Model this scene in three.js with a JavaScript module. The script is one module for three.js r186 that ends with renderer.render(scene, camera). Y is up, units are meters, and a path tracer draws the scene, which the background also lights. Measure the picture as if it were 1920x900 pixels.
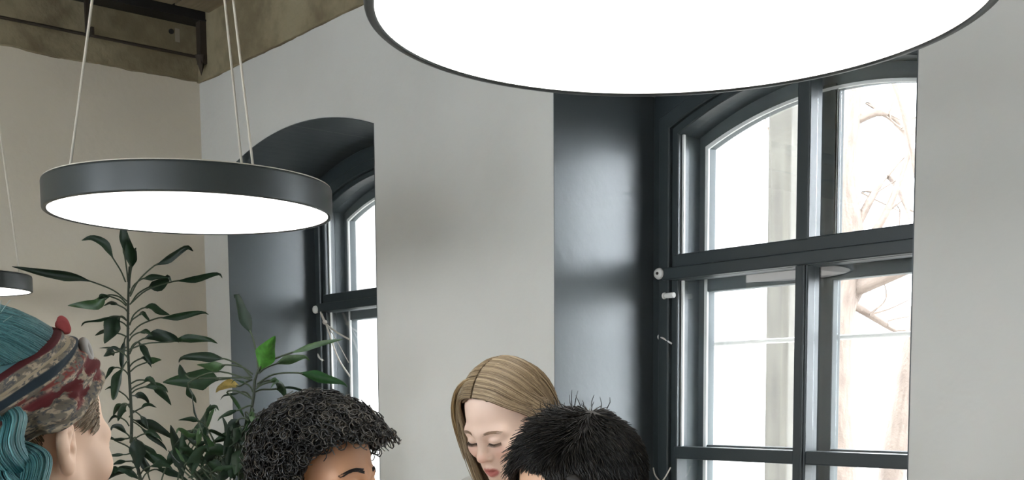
import * as THREE from 'three';
import { MarchingCubes } from 'three/addons/objects/MarchingCubes.js';
import { mergeGeometries } from 'three/addons/utils/BufferGeometryUtils.js';
import { RoundedBoxGeometry } from 'three/addons/geometries/RoundedBoxGeometry.js';
import { RectAreaLightUniformsLib } from 'three/addons/lights/RectAreaLightUniformsLib.js';

// ---------------------------------------------------------------- camera, sky, exposure
const scene = new THREE.Scene();
const renderer = new THREE.WebGLRenderer({ antialias: true });
renderer.toneMapping = THREE.LinearToneMapping;
renderer.toneMappingExposure = 1.08;
renderer.shadowMap.enabled = true;
RectAreaLightUniformsLib.init();
const V = (x, y, z) => new THREE.Vector3(x, y, z);
const EYE = 1.4;                                   // camera height above the floor
const FOCAL = 2139.12, PY = 941.87;                // focal length and principal point in pixels of the 1920 x 900 frame
const YAW = 40.404 * Math.PI / 180, PITCH = -5.26 * Math.PI / 180, ROLL = -0.415 * Math.PI / 180;
const fwd0 = V(Math.sin(YAW), 0, -Math.cos(YAW)), right0 = V(Math.cos(YAW), 0, Math.sin(YAW)), up0 = V(0, 1, 0);
const camF = fwd0.clone().multiplyScalar(Math.cos(PITCH)).addScaledVector(up0, Math.sin(PITCH));
const camU0 = up0.clone().multiplyScalar(Math.cos(PITCH)).addScaledVector(fwd0, -Math.sin(PITCH));
const camR = right0.clone().multiplyScalar(Math.cos(ROLL)).addScaledVector(camU0, Math.sin(ROLL));
const camU = camU0.clone().multiplyScalar(Math.cos(ROLL)).addScaledVector(right0, -Math.sin(ROLL));
const camera = new THREE.PerspectiveCamera(2 * Math.atan(PY / FOCAL) * 180 / Math.PI, 1920 / (2 * PY), 0.05, 200);
camera.position.set(0, EYE, 0);
camera.quaternion.setFromRotationMatrix(new THREE.Matrix4().makeBasis(camR, camU, camF.clone().negate()));
camera.setViewOffset(1920, 2 * PY, 0, 0, 1920, 900);   // a crop of a taller picture
camera.updateProjectionMatrix();
scene.add(camera);
scene.background = new THREE.Color().setRGB(0.89, 0.97, 1.04);   // even overcast sky
scene.backgroundIntensity = 15;
const LAMP_LIGHT = 2.1;

// ---------------------------------------------------------------- helpers
let seed = 12345;
const rnd = () => { seed |= 0; seed = seed + 0x6D2B79F5 | 0; let t = Math.imul(seed ^ seed >>> 15, 1 | seed); t = t + Math.imul(t ^ t >>> 7, 61 | t) ^ t; return ((t ^ t >>> 14) >>> 0) / 4294967296; };
const rr = (a, b) => a + (b - a) * rnd();
const clamp = (x, a, b) => Math.min(b, Math.max(a, x));
const lerp = (a, b, t) => a + (b - a) * t;
const sstep = (a, b, x) => { const t = clamp((x - a) / (b - a), 0, 1); return t * t * (3 - 2 * t); };
const at = (px, py, depth) => V(0, EYE, 0).addScaledVector(camF, depth).addScaledVector(camR, (px - 960) * depth / FOCAL).addScaledVector(camU, (PY - py) * depth / FOCAL);
const fromCam = (x, y, z) => V(0, 0, 0).addScaledVector(right0, x).addScaledVector(up0, y).addScaledVector(fwd0, -z); // right, up, towards viewer
const used = {};
function numbered(n) { const k = used[n] = (used[n] ?? -1) + 1; return k ? n + '_' + String(k).padStart(3, '0') : n; }
function shade(m) { m.castShadow = true; m.receiveShadow = true; return m; }
function part(name, geo, mat, parent) { const m = shade(new THREE.Mesh(geo, mat)); m.name = name; parent.add(m); return m; }
function thing(name, label, category, pos = V(0, 0, 0), group) { const g = new THREE.Group(); g.name = numbered(name); g.position.copy(pos); g.userData = { label, category }; if (group) g.userData.group = group; scene.add(g); return g; }
function struct(name, geo, mat, label, category) { const m = geo ? shade(new THREE.Mesh(geo, mat)) : new THREE.Group(); m.name = name; m.userData = { kind: 'structure', label, category }; scene.add(m); return m; }
function box(x0, x1, y0, y1, z0, z1) { const g = new THREE.BoxGeometry(x1 - x0, y1 - y0, z1 - z0); g.translate((x0 + x1) / 2, (y0 + y1) / 2, (z0 + z1) / 2); return metreUV(g); }
function rbox(x0, x1, y0, y1, z0, z1, r = 0.004) { const g = new RoundedBoxGeometry(x1 - x0, y1 - y0, z1 - z0, 2, r); g.translate((x0 + x1) / 2, (y0 + y1) / 2, (z0 + z1) / 2); return metreUV(g); }
function metreUV(g) { // box projection, uv in metres
  if (!g.attributes.normal) g.computeVertexNormals();
  const p = g.attributes.position, n = g.attributes.normal, uv = new Float32Array(p.count * 2);
  for (let i = 0; i < p.count; i++) {
    const a = Math.abs(n.getX(i)), b = Math.abs(n.getY(i)), c = Math.abs(n.getZ(i));
    if (a >= b && a >= c) { uv[2 * i] = p.getZ(i); uv[2 * i + 1] = p.getY(i); } else if (b >= c) { uv[2 * i] = p.getX(i); uv[2 * i + 1] = p.getZ(i); } else { uv[2 * i] = p.getX(i); uv[2 * i + 1] = p.getY(i); }
  }
  g.setAttribute('uv', new THREE.BufferAttribute(uv, 2)); return g;
}
function tube(pts, r, seg = 12, rad = 6, closed = false) { return new THREE.TubeGeometry(pts.length > 2 ? new THREE.CatmullRomCurve3(pts, closed) : new THREE.LineCurve3(pts[0], pts[1]), pts.length > 2 ? seg : 1, r, rad, closed); }

// value noise (tileable) for textures
const NT = 256, nTab = new Float32Array(NT * NT); for (let i = 0; i < NT * NT; i++) nTab[i] = rnd();
function vn(x, y, per) { const xi = Math.floor(x), yi = Math.floor(y), fx = x - xi, fy = y - yi, m = (a, p) => ((a % p) + p) % p, s = fx * fx * (3 - 2 * fx), t = fy * fy * (3 - 2 * fy);
  const h = (a, b) => nTab[m(a, per) + NT * m(b, per)]; return lerp(lerp(h(xi, yi), h(xi + 1, yi), s), lerp(h(xi, yi + 1), h(xi + 1, yi + 1), s), t); }
function fbm(u, v, base, oct) { let s = 0, a = 0.5, f = base, t = 0; for (let i = 0; i < oct && f <= 256; i++) { s += a * vn(u * f + i * 17, v * f + i * 31, f); t += a; a *= 0.55; f *= 2; } return s / t; }
function dataTex(n, fn, srgb, metres) { const d = new Uint8Array(n * n * 4); for (let y = 0; y < n; y++) for (let x = 0; x < n; x++) { const c = fn(x / n, y / n), o = 4 * (y * n + x); d[o] = clamp(c[0], 0, 1) * 255; d[o + 1] = clamp(c[1], 0, 1) * 255; d[o + 2] = clamp(c[2], 0, 1) * 255; d[o + 3] = 255; }
  const t = new THREE.DataTexture(d, n, n); t.wrapS = t.wrapT = THREE.RepeatWrapping; t.magFilter = THREE.LinearFilter; t.minFilter = THREE.LinearMipmapLinearFilter; t.generateMipmaps = true; if (srgb) t.colorSpace = THREE.SRGBColorSpace; t.repeat.set(1 / metres, 1 / metres); t.needsUpdate = true; return t; }
const mix3 = (a, b, t) => [lerp(a[0], b[0], t), lerp(a[1], b[1], t), lerp(a[2], b[2], t)];
const S = (o) => new THREE.MeshStandardMaterial(o), P = (o) => new THREE.MeshPhysicalMaterial(o);
const lin = (r, g, b) => new THREE.Color().setRGB(r, g, b);

// ---------------------------------------------------------------- materials
const plasterBump = dataTex(512, (u, v) => { const h = 0.6 * fbm(u, v, 6, 4) + 0.4 * fbm(u, v, 48, 3); return [h, h, h]; }, false, 1.3);
const plasterTone = (a, b) => dataTex(256, (u, v) => mix3(a, b, sstep(0.3, 0.7, fbm(u, v, 4, 5))), true, 2.6);
const M = {};
M.wallRight = S({ map: plasterTone([0.74, 0.735, 0.715], [0.76, 0.755, 0.735]), bumpMap: plasterBump, bumpScale: 0.0025, roughness: 0.75 });
M.wallBack = S({ map: plasterTone([0.755, 0.72, 0.655], [0.775, 0.74, 0.675]), bumpMap: plasterBump, bumpScale: 0.0025, roughness: 0.75 });
const concMap = dataTex(512, (u, v) => { const a = fbm(u, v, 3, 6), b = fbm(u + 0.37, v + 0.61, 16, 4), c = fbm(u + 0.1, v + 0.2, 5, 5); let k = mix3([0.43, 0.39, 0.30], [0.54, 0.50, 0.40], sstep(0.3, 0.7, 0.6 * a + 0.4 * b)); k = mix3(k, [0.36, 0.31, 0.24], sstep(0.55, 0.75, c) * 0.5); return k; }, true, 1.4);
const concBump = dataTex(512, (u, v) => { const h = 0.5 * fbm(u, v, 8, 5) + 0.5 * fbm(u + 0.3, v, 64, 3); return [h, h, h]; }, false, 1.0);
M.concrete = S({ map: concMap, bumpMap: concBump, bumpScale: 0.004, roughness: 0.9 });
const boardMap = dataTex(256, (u, v) => { const g = fbm(u * 1, v * 1, 4, 4), s = vn(u * 64, v * 4, 64); return mix3([0.45, 0.41, 0.34], [0.62, 0.57, 0.48], 0.6 * g + 0.4 * s); }, true, 0.8);
M.board = S({ map: boardMap, roughness: 0.85 });
M.board2 = S({ map: boardMap, color: lin(0.8, 0.78, 0.75), roughness: 0.85 });
M.floor = S({ map: plasterTone([0.70, 0.64, 0.56], [0.76, 0.70, 0.62]), roughness: 0.5 });
M.steel = S({ color: lin(0.020, 0.019, 0.018), roughness: 0.5, metalness: 0.2 });
M.rustSteel = S({ color: lin(0.035, 0.026, 0.018), roughness: 0.7, metalness: 0.3 });
const revealBump = dataTex(512, (u, v) => { const h = 0.75 * fbm(u, v, 5, 3) + 0.25 * fbm(u, v, 32, 4); return [h, h, h]; }, false, 0.9);
M.reveal = S({ color: lin(0.062, 0.072, 0.076), bumpMap: revealBump, bumpScale: 0.0016, roughness: 0.31 });
M.frame = S({ color: lin(0.026, 0.034, 0.036), bumpMap: revealBump, bumpScale: 0.001, roughness: 0.38 });
M.frameOuter = S({ map: plasterTone([0.21, 0.24, 0.25], [0.28, 0.31, 0.31]), roughness: 0.55 });
M.litPutty = S({ color: lin(0.62, 0.62, 0.6), roughness: 0.7 });  // putty strips with the sunlit edge lines put into their pale colour
M.glass = P({ color: 0xffffff, transmission: 1, thickness: 0, roughness: 0, ior: 1.5 });
M.paintSmear = S({ color: lin(0.24, 0.21, 0.16), roughness: 0.9 });
M.white = S({ color: lin(0.72, 0.70, 0.66), roughness: 0.5 });
M.cord = S({ color: lin(0.55, 0.50, 0.44), roughness: 0.8 });
M.stucco = S({ map: plasterTone([0.86, 0.85, 0.83], [0.91, 0.90, 0.88]), bumpMap: plasterBump, bumpScale: 0.006, roughness: 0.9 });

// ---------------------------------------------------------------- room
const WX = 3.0, ZB = -6.25, XL = -3.4, ZF = 4.6, CEIL = EYE + 2.14, EDGE = EYE + 1.80;
const FX = 3.55, OX = 3.69, XO = 4.22;              // inner sash, outer sash, outside face of the wall
struct('floor', box(XL - 0.2, WX + 0.02, -0.2, 0, ZB - 0.2, ZF + 0.2), M.floor, 'grey-brown screed floor of the office room', 'floor');
{
  const ce = struct('ceiling', null, null, 'old board-marked ceiling with a dark gap along the far wall', 'ceiling');
  part('slab', box(XL - 0.2, XO, CEIL + 0.035, CEIL + 0.3, ZB - 0.2, ZF + 0.2), M.concrete, ce);
  part('panel', box(XL - 0.02, 0.8, CEIL, CEIL + 0.04, ZB + 0.17, ZF + 0.02), M.concrete, ce);
  part('panel', box(0.8, WX + 0.02, CEIL, CEIL + 0.04, -3.4, ZF + 0.02), M.concrete, ce);
  for (let i = 0; i < 10; i++) { const x = 0.805 + i * 0.22; part('board', rbox(x, Math.min(x + 0.208, WX + 0.01), CEIL - rr(0, 0.006), CEIL + 0.034, ZB + 0.17 + rr(0, 0.02), -3.4, 0.003), i % 2 ? M.board : M.board2, ce); }
}
const FILL_WINS = [-4.2, -1.3, 1.6];             // unseen tall windows added to the opposite wall for fill daylight, middle z
{
  const s = new THREE.Shape(); s.moveTo(-ZF - 0.2, -0.2); s.lineTo(-ZB + 0.2, -0.2); s.lineTo(-ZB + 0.2, CEIL + 0.04); s.lineTo(-ZF - 0.2, CEIL + 0.04); s.closePath();
  const hole = (zc, hw, y0, y1) => { const h = new THREE.Path(); h.moveTo(-zc - hw, y0); h.lineTo(-zc + hw, y0); h.lineTo(-zc + hw, y1); h.lineTo(-zc - hw, y1); h.closePath(); return h; };
  for (const z of FILL_WINS) s.holes.push(hole(z, 0.72, 0.9, 3.2));
  const g = new THREE.ExtrudeGeometry(s, { depth: 0.25, bevelEnabled: false }); g.applyMatrix4(new THREE.Matrix4().makeBasis(V(0, 0, -1), V(0, 1, 0), V(1, 0, 0))); g.translate(XL - 0.25, 0, 0);
  struct('wall_left', metreUV(g), M.wallRight, 'plain light wall with tall windows added for fill daylight, out of view at the left', 'wall');
  FILL_WINS.forEach((z, i) => {
    const w = struct('window_' + (5 + i), null, null, ['first', 'second', 'third', 'fourth'][i] + ' tall plain window added for fill daylight, out of view at the left', 'window');
    const r = new THREE.Shape(); r.moveTo(-z - 0.72, 0.9); r.lineTo(-z + 0.72, 0.9); r.lineTo(-z + 0.72, 3.2); r.lineTo(-z - 0.72, 3.2); r.closePath(); for (const sd of [-1, 1]) r.holes.push(hole(z + sd * 0.335, 0.3, 0.98, 3.12));
    const f = new THREE.ExtrudeGeometry(r, { depth: 0.06, bevelEnabled: false }); f.applyMatrix4(new THREE.Matrix4().makeBasis(V(0, 0, -1), V(0, 1, 0), V(1, 0, 0))); f.translate(XL - 0.18, 0, 0); part('frame', f, M.frame, w);
    for (const sd of [-1, 1]) part('pane', box(XL - 0.152, XL - 0.149, 0.97, 3.13, z + sd * 0.335 - 0.305, z + sd * 0.335 + 0.305), M.glass, w);
  });
}
struct('wall_front', box(XL, WX, -0.2, CEIL + 0.04, ZF, ZF + 0.2), M.wallRight, 'plain light wall behind the viewer', 'wall');
struct('wall_back', box(XL, XO, -0.2, CEIL + 0.04, ZB - 0.25, ZB), M.wallBack, 'warm off-white plaster wall behind the tall plant', 'wall');

// openings: local z about the window's middle, y relative to the eye
const WINS = [{ zc: -5.217, a: 0.735, dy: 0.035 }, { zc: -2.5125, a: 0.7495, dy: 0 }, { zc: 0.19, a: 0.75, dy: 0 }, { zc: 2.89, a: 0.75, dy: 0 }];
function archPath(P0, zc, a, yb, ys, sag, n = 24) {   // shape x = -z, y = up
  const R = (a * a + sag * sag) / (2 * sag), th = Math.asin(a / R);
  P0.moveTo(-zc - a, yb); P0.lineTo(-zc + a, yb); P0.lineTo(-zc + a, ys);
  for (let i = 1; i <= n; i++) { const t = th - 2 * th * i / n; P0.lineTo(-zc + R * Math.sin(t), ys + sag - R + R * Math.cos(t)); }
  P0.lineTo(-zc - a, yb); return P0;
}
function extrudeX(shape, x0, x1, bevel = 0) { // shape lies in the (-z, y) plane, extruded along +x
  const g = new THREE.ExtrudeGeometry(shape, { depth: x1 - x0 - 2 * bevel, bevelEnabled: bevel > 0, bevelThickness: bevel, bevelSize: bevel, bevelOffset: -bevel, bevelSegments: 1, curveSegments: 24 });
  g.applyMatrix4(new THREE.Matrix4().makeBasis(V(0, 0, -1), V(0, 1, 0), V(1, 0, 0))); g.translate(x0 + bevel, 0, 0); return metreUV(g);
}
const SILL = EYE - 1.0;
{
  const mk = (inner) => { const s = new THREE.Shape(); s.moveTo(-ZF - 0.2, -0.2); s.lineTo(-ZB + (inner ? 0 : 0.25), -0.2); s.lineTo(-ZB + (inner ? 0 : 0.25), CEIL + (inner ? 0.03 : 0.6)); s.lineTo(-ZF - 0.2, CEIL + (inner ? 0.03 : 0.6)); s.closePath();
    for (const w of WINS) s.holes.push(archPath(new THREE.Path(), w.zc, w.a + 0.003, SILL - 0.003, EYE + 1.215 + w.dy, 0.126)); return s; };
  const wr = struct('wall_right', extrudeX(mk(true), WX, FX + 0.02), M.wallRight, 'light grey plaster wall with deep dark arched window niches', 'wall');
  part('outside_face', extrudeX(mk(false), FX + 0.02, XO), M.stucco, wr);
}
// rough concrete bands along the wall tops
function band(len, h, t, jag) { const s = new THREE.Shape(), n = Math.round(len / 0.018); s.moveTo(0, h); for (let i = 0; i <= n; i++) s.lineTo(len * i / n, jag * (fbm(i / n, 0.3, 32, 4) - 0.5) + 0.012 * (fbm(i / n, 0.7, 128, 2) - 0.5) * fbm(i / n, 0.1, 8, 2)); s.lineTo(len, h); s.closePath(); const g = new THREE.ExtrudeGeometry(s, { depth: t, bevelEnabled: true, bevelThickness: 0.004, bevelSize: 0.003, bevelSegments: 1 }); return g; }
{
  const h = CEIL - EDGE + 0.02;
  let g = band(WX - XL, h, 0.016, 0.03); g.translate(XL, EDGE, ZB); struct('trim_1', metreUV(g), M.concrete, 'bare brown concrete band along the top of the far wall', 'concrete band');
  g = band(ZF - ZB, h, 0.012, 0.018); g.applyMatrix4(new THREE.Matrix4().makeBasis(V(0, 0, 1), V(0, 1, 0), V(-1, 0, 0))); g.translate(WX, EDGE - 0.004, ZB); struct('trim_2', metreUV(g), M.concrete, 'bare concrete band along the top of the window wall', 'concrete band');
}
// steel beam in the gap, tie rod with hanger and bracket
{
  const b = thing('steel_beam', 'black steel beam in the ceiling gap along the far wall', 'beam', V(0, CEIL, ZB + 0.09));
  part('web', box(XL + 0.02, WX - 0.02, -0.035, 0.034, -0.05, 0.05), M.steel, b); part('flange', box(XL + 0.02, WX - 0.02, -0.043, -0.034, -0.062, 0.062), M.steel, b);
  const t = thing('tie_rod', 'thin rusty tie rod hung in front of the concrete band', 'rod', V(0, EYE + 1.92, ZB + 0.10));
  part('rod', tube([V(XL + 0.01, 0.012, 0), V(2.97, -0.01, 0)], 0.0085, 1, 8), M.rustSteel, t);
  const hg = part('hanger', rbox(2.322, 2.342, -0.02, CEIL - EYE - 1.92 - 0.03, -0.012, 0.012, 0.002), M.rustSteel, t); part('clip', rbox(2.345, 2.362, -0.01, 0.035, -0.014, 0.016, 0.003), M.rustSteel, hg);
  const br = part('bracket', rbox(2.945, 2.985, -0.05, CEIL - EYE - 1.92 - 0.04, -0.01, 0.04, 0.003), M.rustSteel, t);
  const cg = new THREE.ConeGeometry(0.036, 0.11, 4); cg.rotateX(Math.PI); cg.translate(2.955, -0.06, 0.02); part('foot', cg, M.rustSteel, br);
  part('paint_patch', rbox(2.852, 2.882, 0.075, 0.15, -0.086, -0.079, 0.003), M.paintSmear, t); part('hole', new THREE.CylinderGeometry(0.014, 0.014, 0.012, 14).rotateX(Math.PI / 2).translate(2.83, 0.125, -0.078), M.steel, t); 
}

// ---------------------------------------------------------------- windows
const ringX = (outer, holes, x0, x1, bevel) => { outer.holes.push(...holes); return extrudeX(outer, x0, x1, bevel); };
function buildWindow(n, w, label) {
  const g = struct('window_' + n, null, null, label, 'window'), zc = w.zc, E = EYE + w.dy, a = w.a, ys = EYE + 1.215 + w.dy, sag = 0.126;
  const Sh = () => new THREE.Shape(), Pa = () => new THREE.Path();
  // dark painted niche lining
  part('niche_lining', ringX(archPath(Sh(), zc, a + 0.003, SILL - 0.003, ys + 0.003, sag), [archPath(Pa(), zc, a, SILL, ys, sag)], WX - 0.0015, FX + 0.02, 0), M.reveal, g);
  // inner casement
  const sy = E + 1.045, L = 0.615, gs = 0.135, mz = 0.028, T0 = E + 0.467, T1 = E + 0.57, B0 = E - 0.256, B1 = E - 0.205, bot = SILL + 0.09;
  const fr = part('frame', ringX(archPath(Sh(), zc, a - 0.001, SILL, ys - 0.001, sag), [archPath(Pa(), zc, L, bot, sy, gs)], FX, FX + 0.07, 0.004), M.frame, g);
  part('frame_moulding', ringX(archPath(Sh(), zc, L + 0.085, SILL + 0.02, sy + 0.07, gs + 0.01), [archPath(Pa(), zc, L + 0.03, bot - 0.02, sy + 0.025, gs)], FX - 0.022, FX + 0.005, 0.005), M.frame, fr);
  const archY = (z, s, l, sg) => { const R = (l * l + sg * sg) / (2 * sg); return s + sg - R + Math.sqrt(R * R - z * z); };
  part('mullion', rbox(FX - 0.012, FX + 0.065, T1 - 0.01, archY(0, sy, L, gs) + 0.02, zc - mz - 0.01, zc + mz - 0.01, 0.006), M.frame, g);
  part('mullion', rbox(FX - 0.012, FX + 0.065, bot - 0.01, T0 + 0.01, zc - mz - 0.01, zc + mz - 0.01, 0.006), M.frame, g);
  part('sash_strip', rbox(FX - 0.02, FX - 0.008, bot - 0.01, T0 + 0.01, zc - 0.002, zc + 0.010, 0.003), M.frame, g);
  const tr = part('transom', rbox(FX - 0.01, FX + 0.07, T0, T1, zc - L - 0.02, zc + L + 0.02, 0.006), M.frame, g);
  part('drip_moulding', rbox(FX - 0.03, FX - 0.005, T0 + 0.002, T0 + 0.052, zc - L - 0.06, zc + L + 0.06, 0.006), M.frame, tr);
  part('glazing_bar', rbox(FX - 0.006, FX + 0.05, B0, B1, zc - L - 0.01, zc + L + 0.01, 0.006), M.frame, g);
  const bead = (x, z0, z1, y0, y1, t = 0.012) => { const s = Sh(); s.moveTo(-z0, y0); s.lineTo(-z1, y0); s.lineTo(-z1, y1); s.lineTo(-z0, y1); s.closePath(); const h = Pa(); h.moveTo(-z0 - t, y0 + t); h.lineTo(-z1 + t, y0 + t); h.lineTo(-z1 + t, y1 - t); h.lineTo(-z0 - t, y1 - t); h.closePath(); return ringX(s, [h], x, x + 0.012, 0); };
  const half = (x, side, l, y0, spring, sg, m) => { const s = Sh(), z0 = side < 0 ? -l : m, z1 = side < 0 ? -m : l; s.moveTo(-(zc + z0), y0); s.lineTo(-(zc + z1), y0); for (let i = 0; i <= 10; i++) { const z = lerp(z1, z0, i / 10); s.lineTo(-(zc + z), archY(z, spring, l, sg)); } s.closePath(); return extrudeX(s, x, x + 0.003); };
  const flat = (x, z0, z1, y0, y1) => rbox(x, x + 0.003, y0, y1, zc + z0, zc + z1, 0.001);
  const panes = (x, l, spring, sg, t0, t1, b0, b1, m) => { for (const sd of [-1, 1]) { const z0 = sd < 0 ? -l : m, z1 = sd < 0 ? -m : l; part('pane', half(x, sd, l, t1, spring, sg, m), M.glass, g); part('pane', flat(x, z0, z1, b1, t0), M.glass, g); part('pane', flat(x, z0, z1, bot - 0.01, b0), M.glass, g); } };
  panes(FX + 0.03, L + 0.008, sy + 0.004, gs, T0 + 0.004, T1 - 0.004, B0 + 0.004, B1 - 0.004, 0.02);
  // outer casement, 14 cm behind
  const oL = 0.575, os = E + 1.0, og = 0.115, t0 = E + 0.425, t1 = E + 0.56, b0 = E - 0.262, b1 = E - 0.202, om = 0.036;
  const of = part('outer_frame', ringX(archPath(Sh(), zc, a - 0.02, SILL + 0.01, ys - 0.02, sag), [archPath(Pa(), zc, oL, bot, os, og)], OX, OX + 0.05, 0.004), M.frameOuter, g);
  part('casing', ringX(archPath(Sh(), zc, L + 0.02, bot - 0.03, sy + 0.012, gs), [archPath(Pa(), zc, L + 0.004, bot - 0.012, sy + 0.002, gs)], FX + 0.071, OX - 0.001, 0), M.frameOuter, g);
  part('lit_putty_line', ringX(archPath(Sh(), zc, oL + 0.012, bot - 0.012, os + 0.008, og), [archPath(Pa(), zc, oL - 0.003, bot + 0.003, os - 0.003, og)], OX - 0.006, OX + 0.004, 0), M.litPutty, of);  // pale line also draws the sunlit sash edge
  part('outer_mullion', rbox(OX - 0.004, OX + 0.05, bot - 0.01, archY(0, os, oL, og) + 0.02, zc - om - 0.01, zc + om - 0.01, 0.005), M.frameOuter, g);
  part('outer_transom', rbox(OX - 0.004, OX + 0.05, t0, t1, zc - oL - 0.02, zc + oL + 0.02, 0.005), M.frameOuter, g);
  part('outer_glazing_bar', rbox(OX - 0.002, OX + 0.04, b0, b1, zc - oL - 0.01, zc + oL + 0.01, 0.005), M.frameOuter, g);
  panes(OX + 0.022, oL + 0.005, os + 0.004, og, t0 + 0.004, t1 - 0.004, b0 + 0.004, b1 - 0.004, 0.03);
  for (const sd of [-1, 1]) for (const e of [-1, 1]) part('lit_putty_strip', rbox(OX - 0.008, OX + 0.003, t1 + 0.01, archY(0.04, os, oL, og) - 0.004, zc - 0.01 + sd * (om + 0.004) - 0.005, zc - 0.01 + sd * (om + 0.004) + 0.005, 0.002), M.litPutty, of);
  for (const sd of [-1, 1]) part('inner_lit_putty', rbox(FX + 0.022, FX + 0.034, T1, sy, zc + sd * (L - 0.006) - 0.005, zc + sd * (L - 0.006) + 0.005, 0.002), M.litPutty, g);
  for (const sd of [-1, 1]) part('inner_lit_putty', rbox(FX + 0.022, FX + 0.034, B1, T0, zc + sd * (L - 0.006) - 0.005, zc + sd * (L - 0.006) + 0.005, 0.002), M.litPutty, g);
  part('sill', rbox(WX - 0.04, FX + 0.01, SILL - 0.04, SILL + 0.004, zc - a + 0.004, zc + a - 0.004, 0.006), M.frame, g);
  return g;
}
const win1 = buildWindow(1, WINS[1], 'tall dark arched window with six panes beside the black-haired man');
const win2 = buildWindow(2, WINS[0], 'narrow-looking far dark arched window half hidden behind the round lamp');
buildWindow(3, WINS[2], 'dark arched window out of view on the right');
buildWindow(4, WINS[3], 'dark arched window out of view behind the viewer');

// small fittings and cords on the windows
const onX = (px, py, X) => { const d = at(px, py, 1).sub(V(0, EYE, 0)); return V(0, EYE, 0).addScaledVector(d, X / d.x); };
function fit(w, name, pos) { const g = new THREE.Group(); g.name = name; g.position.copy(pos); w.add(g); return g; }
{
  const k = fit(win1, 'window_knob', onX(1245, 514, FX - 0.002));
  const lp = [[0, 0], [0.014, 0], [0.012, 0.012], [0.02, 0.02], [0.024, 0.03], [0.02, 0.04], [0.01, 0.044], [0, 0.045]].map(([a, b]) => new THREE.Vector2(a, b));
  let g = new THREE.LatheGeometry(lp, 20); g.rotateZ(Math.PI / 2); part('knob', g, M.white, k);
  g = new THREE.CylinderGeometry(0.006, 0.006, 0.004, 10); g.rotateZ(Math.PI / 2); g.translate(-0.046, 0, 0.004); part('screw', g, M.rustSteel, k);
  const h = fit(win1, 'window_bolt', onX(1255, 554, FX - 0.02));
  g = new THREE.CylinderGeometry(0.011, 0.011, 0.05, 14); g.rotateX(Math.PI / 2); part('barrel', g, M.white, h); g = new THREE.CylinderGeometry(0.014, 0.014, 0.01, 14); g.rotateX(Math.PI / 2); g.translate(0, 0, -0.024); part('collar', g, M.white, h);
  const hk = fit(win1, 'window_hook', onX(1236, 632, FX - 0.012));
  part('hook', tube([V(0, 0, 0), V(-0.01, -0.006, 0.03), V(0, -0.03, 0.068)], 0.004, 8, 6), M.white, hk); part('eye', new THREE.TorusGeometry(0.008, 0.003, 6, 12), M.white, hk);
  const c1 = fit(win1, 'window_cord', onX(1240, 905, FX - 0.03));
  part('strand', tube([V(0, 0, 0), V(-0.005, 0.03, -0.03), V(0, 0.06, -0.045)], 0.003, 6, 5), M.cord, c1); part('strand', tube([V(0, 0, 0), V(-0.005, 0.03, 0.03), V(0, 0.065, 0.05)], 0.003, 6, 5), M.cord, c1);
  const rl = fit(win1, 'white_bar', onX(1490, 637, OX + 0.14));  // thin white bar put in for a bright level line
  g = new THREE.CylinderGeometry(0.010, 0.010, 1.49, 8); g.rotateX(Math.PI / 2); g.translate(0, 0, WINS[1].zc - rl.position.z); part('bar', g, M.white, rl);
  // far window: knob with looped cords
  const k2 = fit(win2, 'window_knob', onX(600, 581, FX - 0.002));
  g = new THREE.LatheGeometry(lp, 20); g.rotateZ(Math.PI / 2); part('knob', g, M.white, k2);
  const c2 = fit(win2, 'window_cord', onX(603, 590, FX - 0.04));
  const o = c2.position, q = (x, y) => onX(x, y, FX - 0.045).sub(o);
  part('strand', tube([q(601, 585), q(608, 603), q(630, 622), q(656, 637)], 0.005, 14, 6), M.cord, c2);
  part('strand', tube([q(603, 588), q(612, 610), q(622, 640), q(636, 675), q(656, 706)], 0.005, 16, 6), M.cord, c2);
  part('strand', tube([q(612, 606), q(632, 640), q(654, 680)], 0.0025, 10, 5), M.cord, c2);
  part('knot', new THREE.SphereGeometry(0.014, 10, 8).translate(...q(609, 604).toArray()), M.cord, c2);
  const h2 = fit(win2, 'window_hook', onX(601, 671, FX - 0.012));
  part('hook', tube([V(0, 0.03, -0.02), V(-0.012, 0.008, 0), V(0, -0.02, 0.03)], 0.007, 8, 6), M.white, h2);
}

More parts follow.
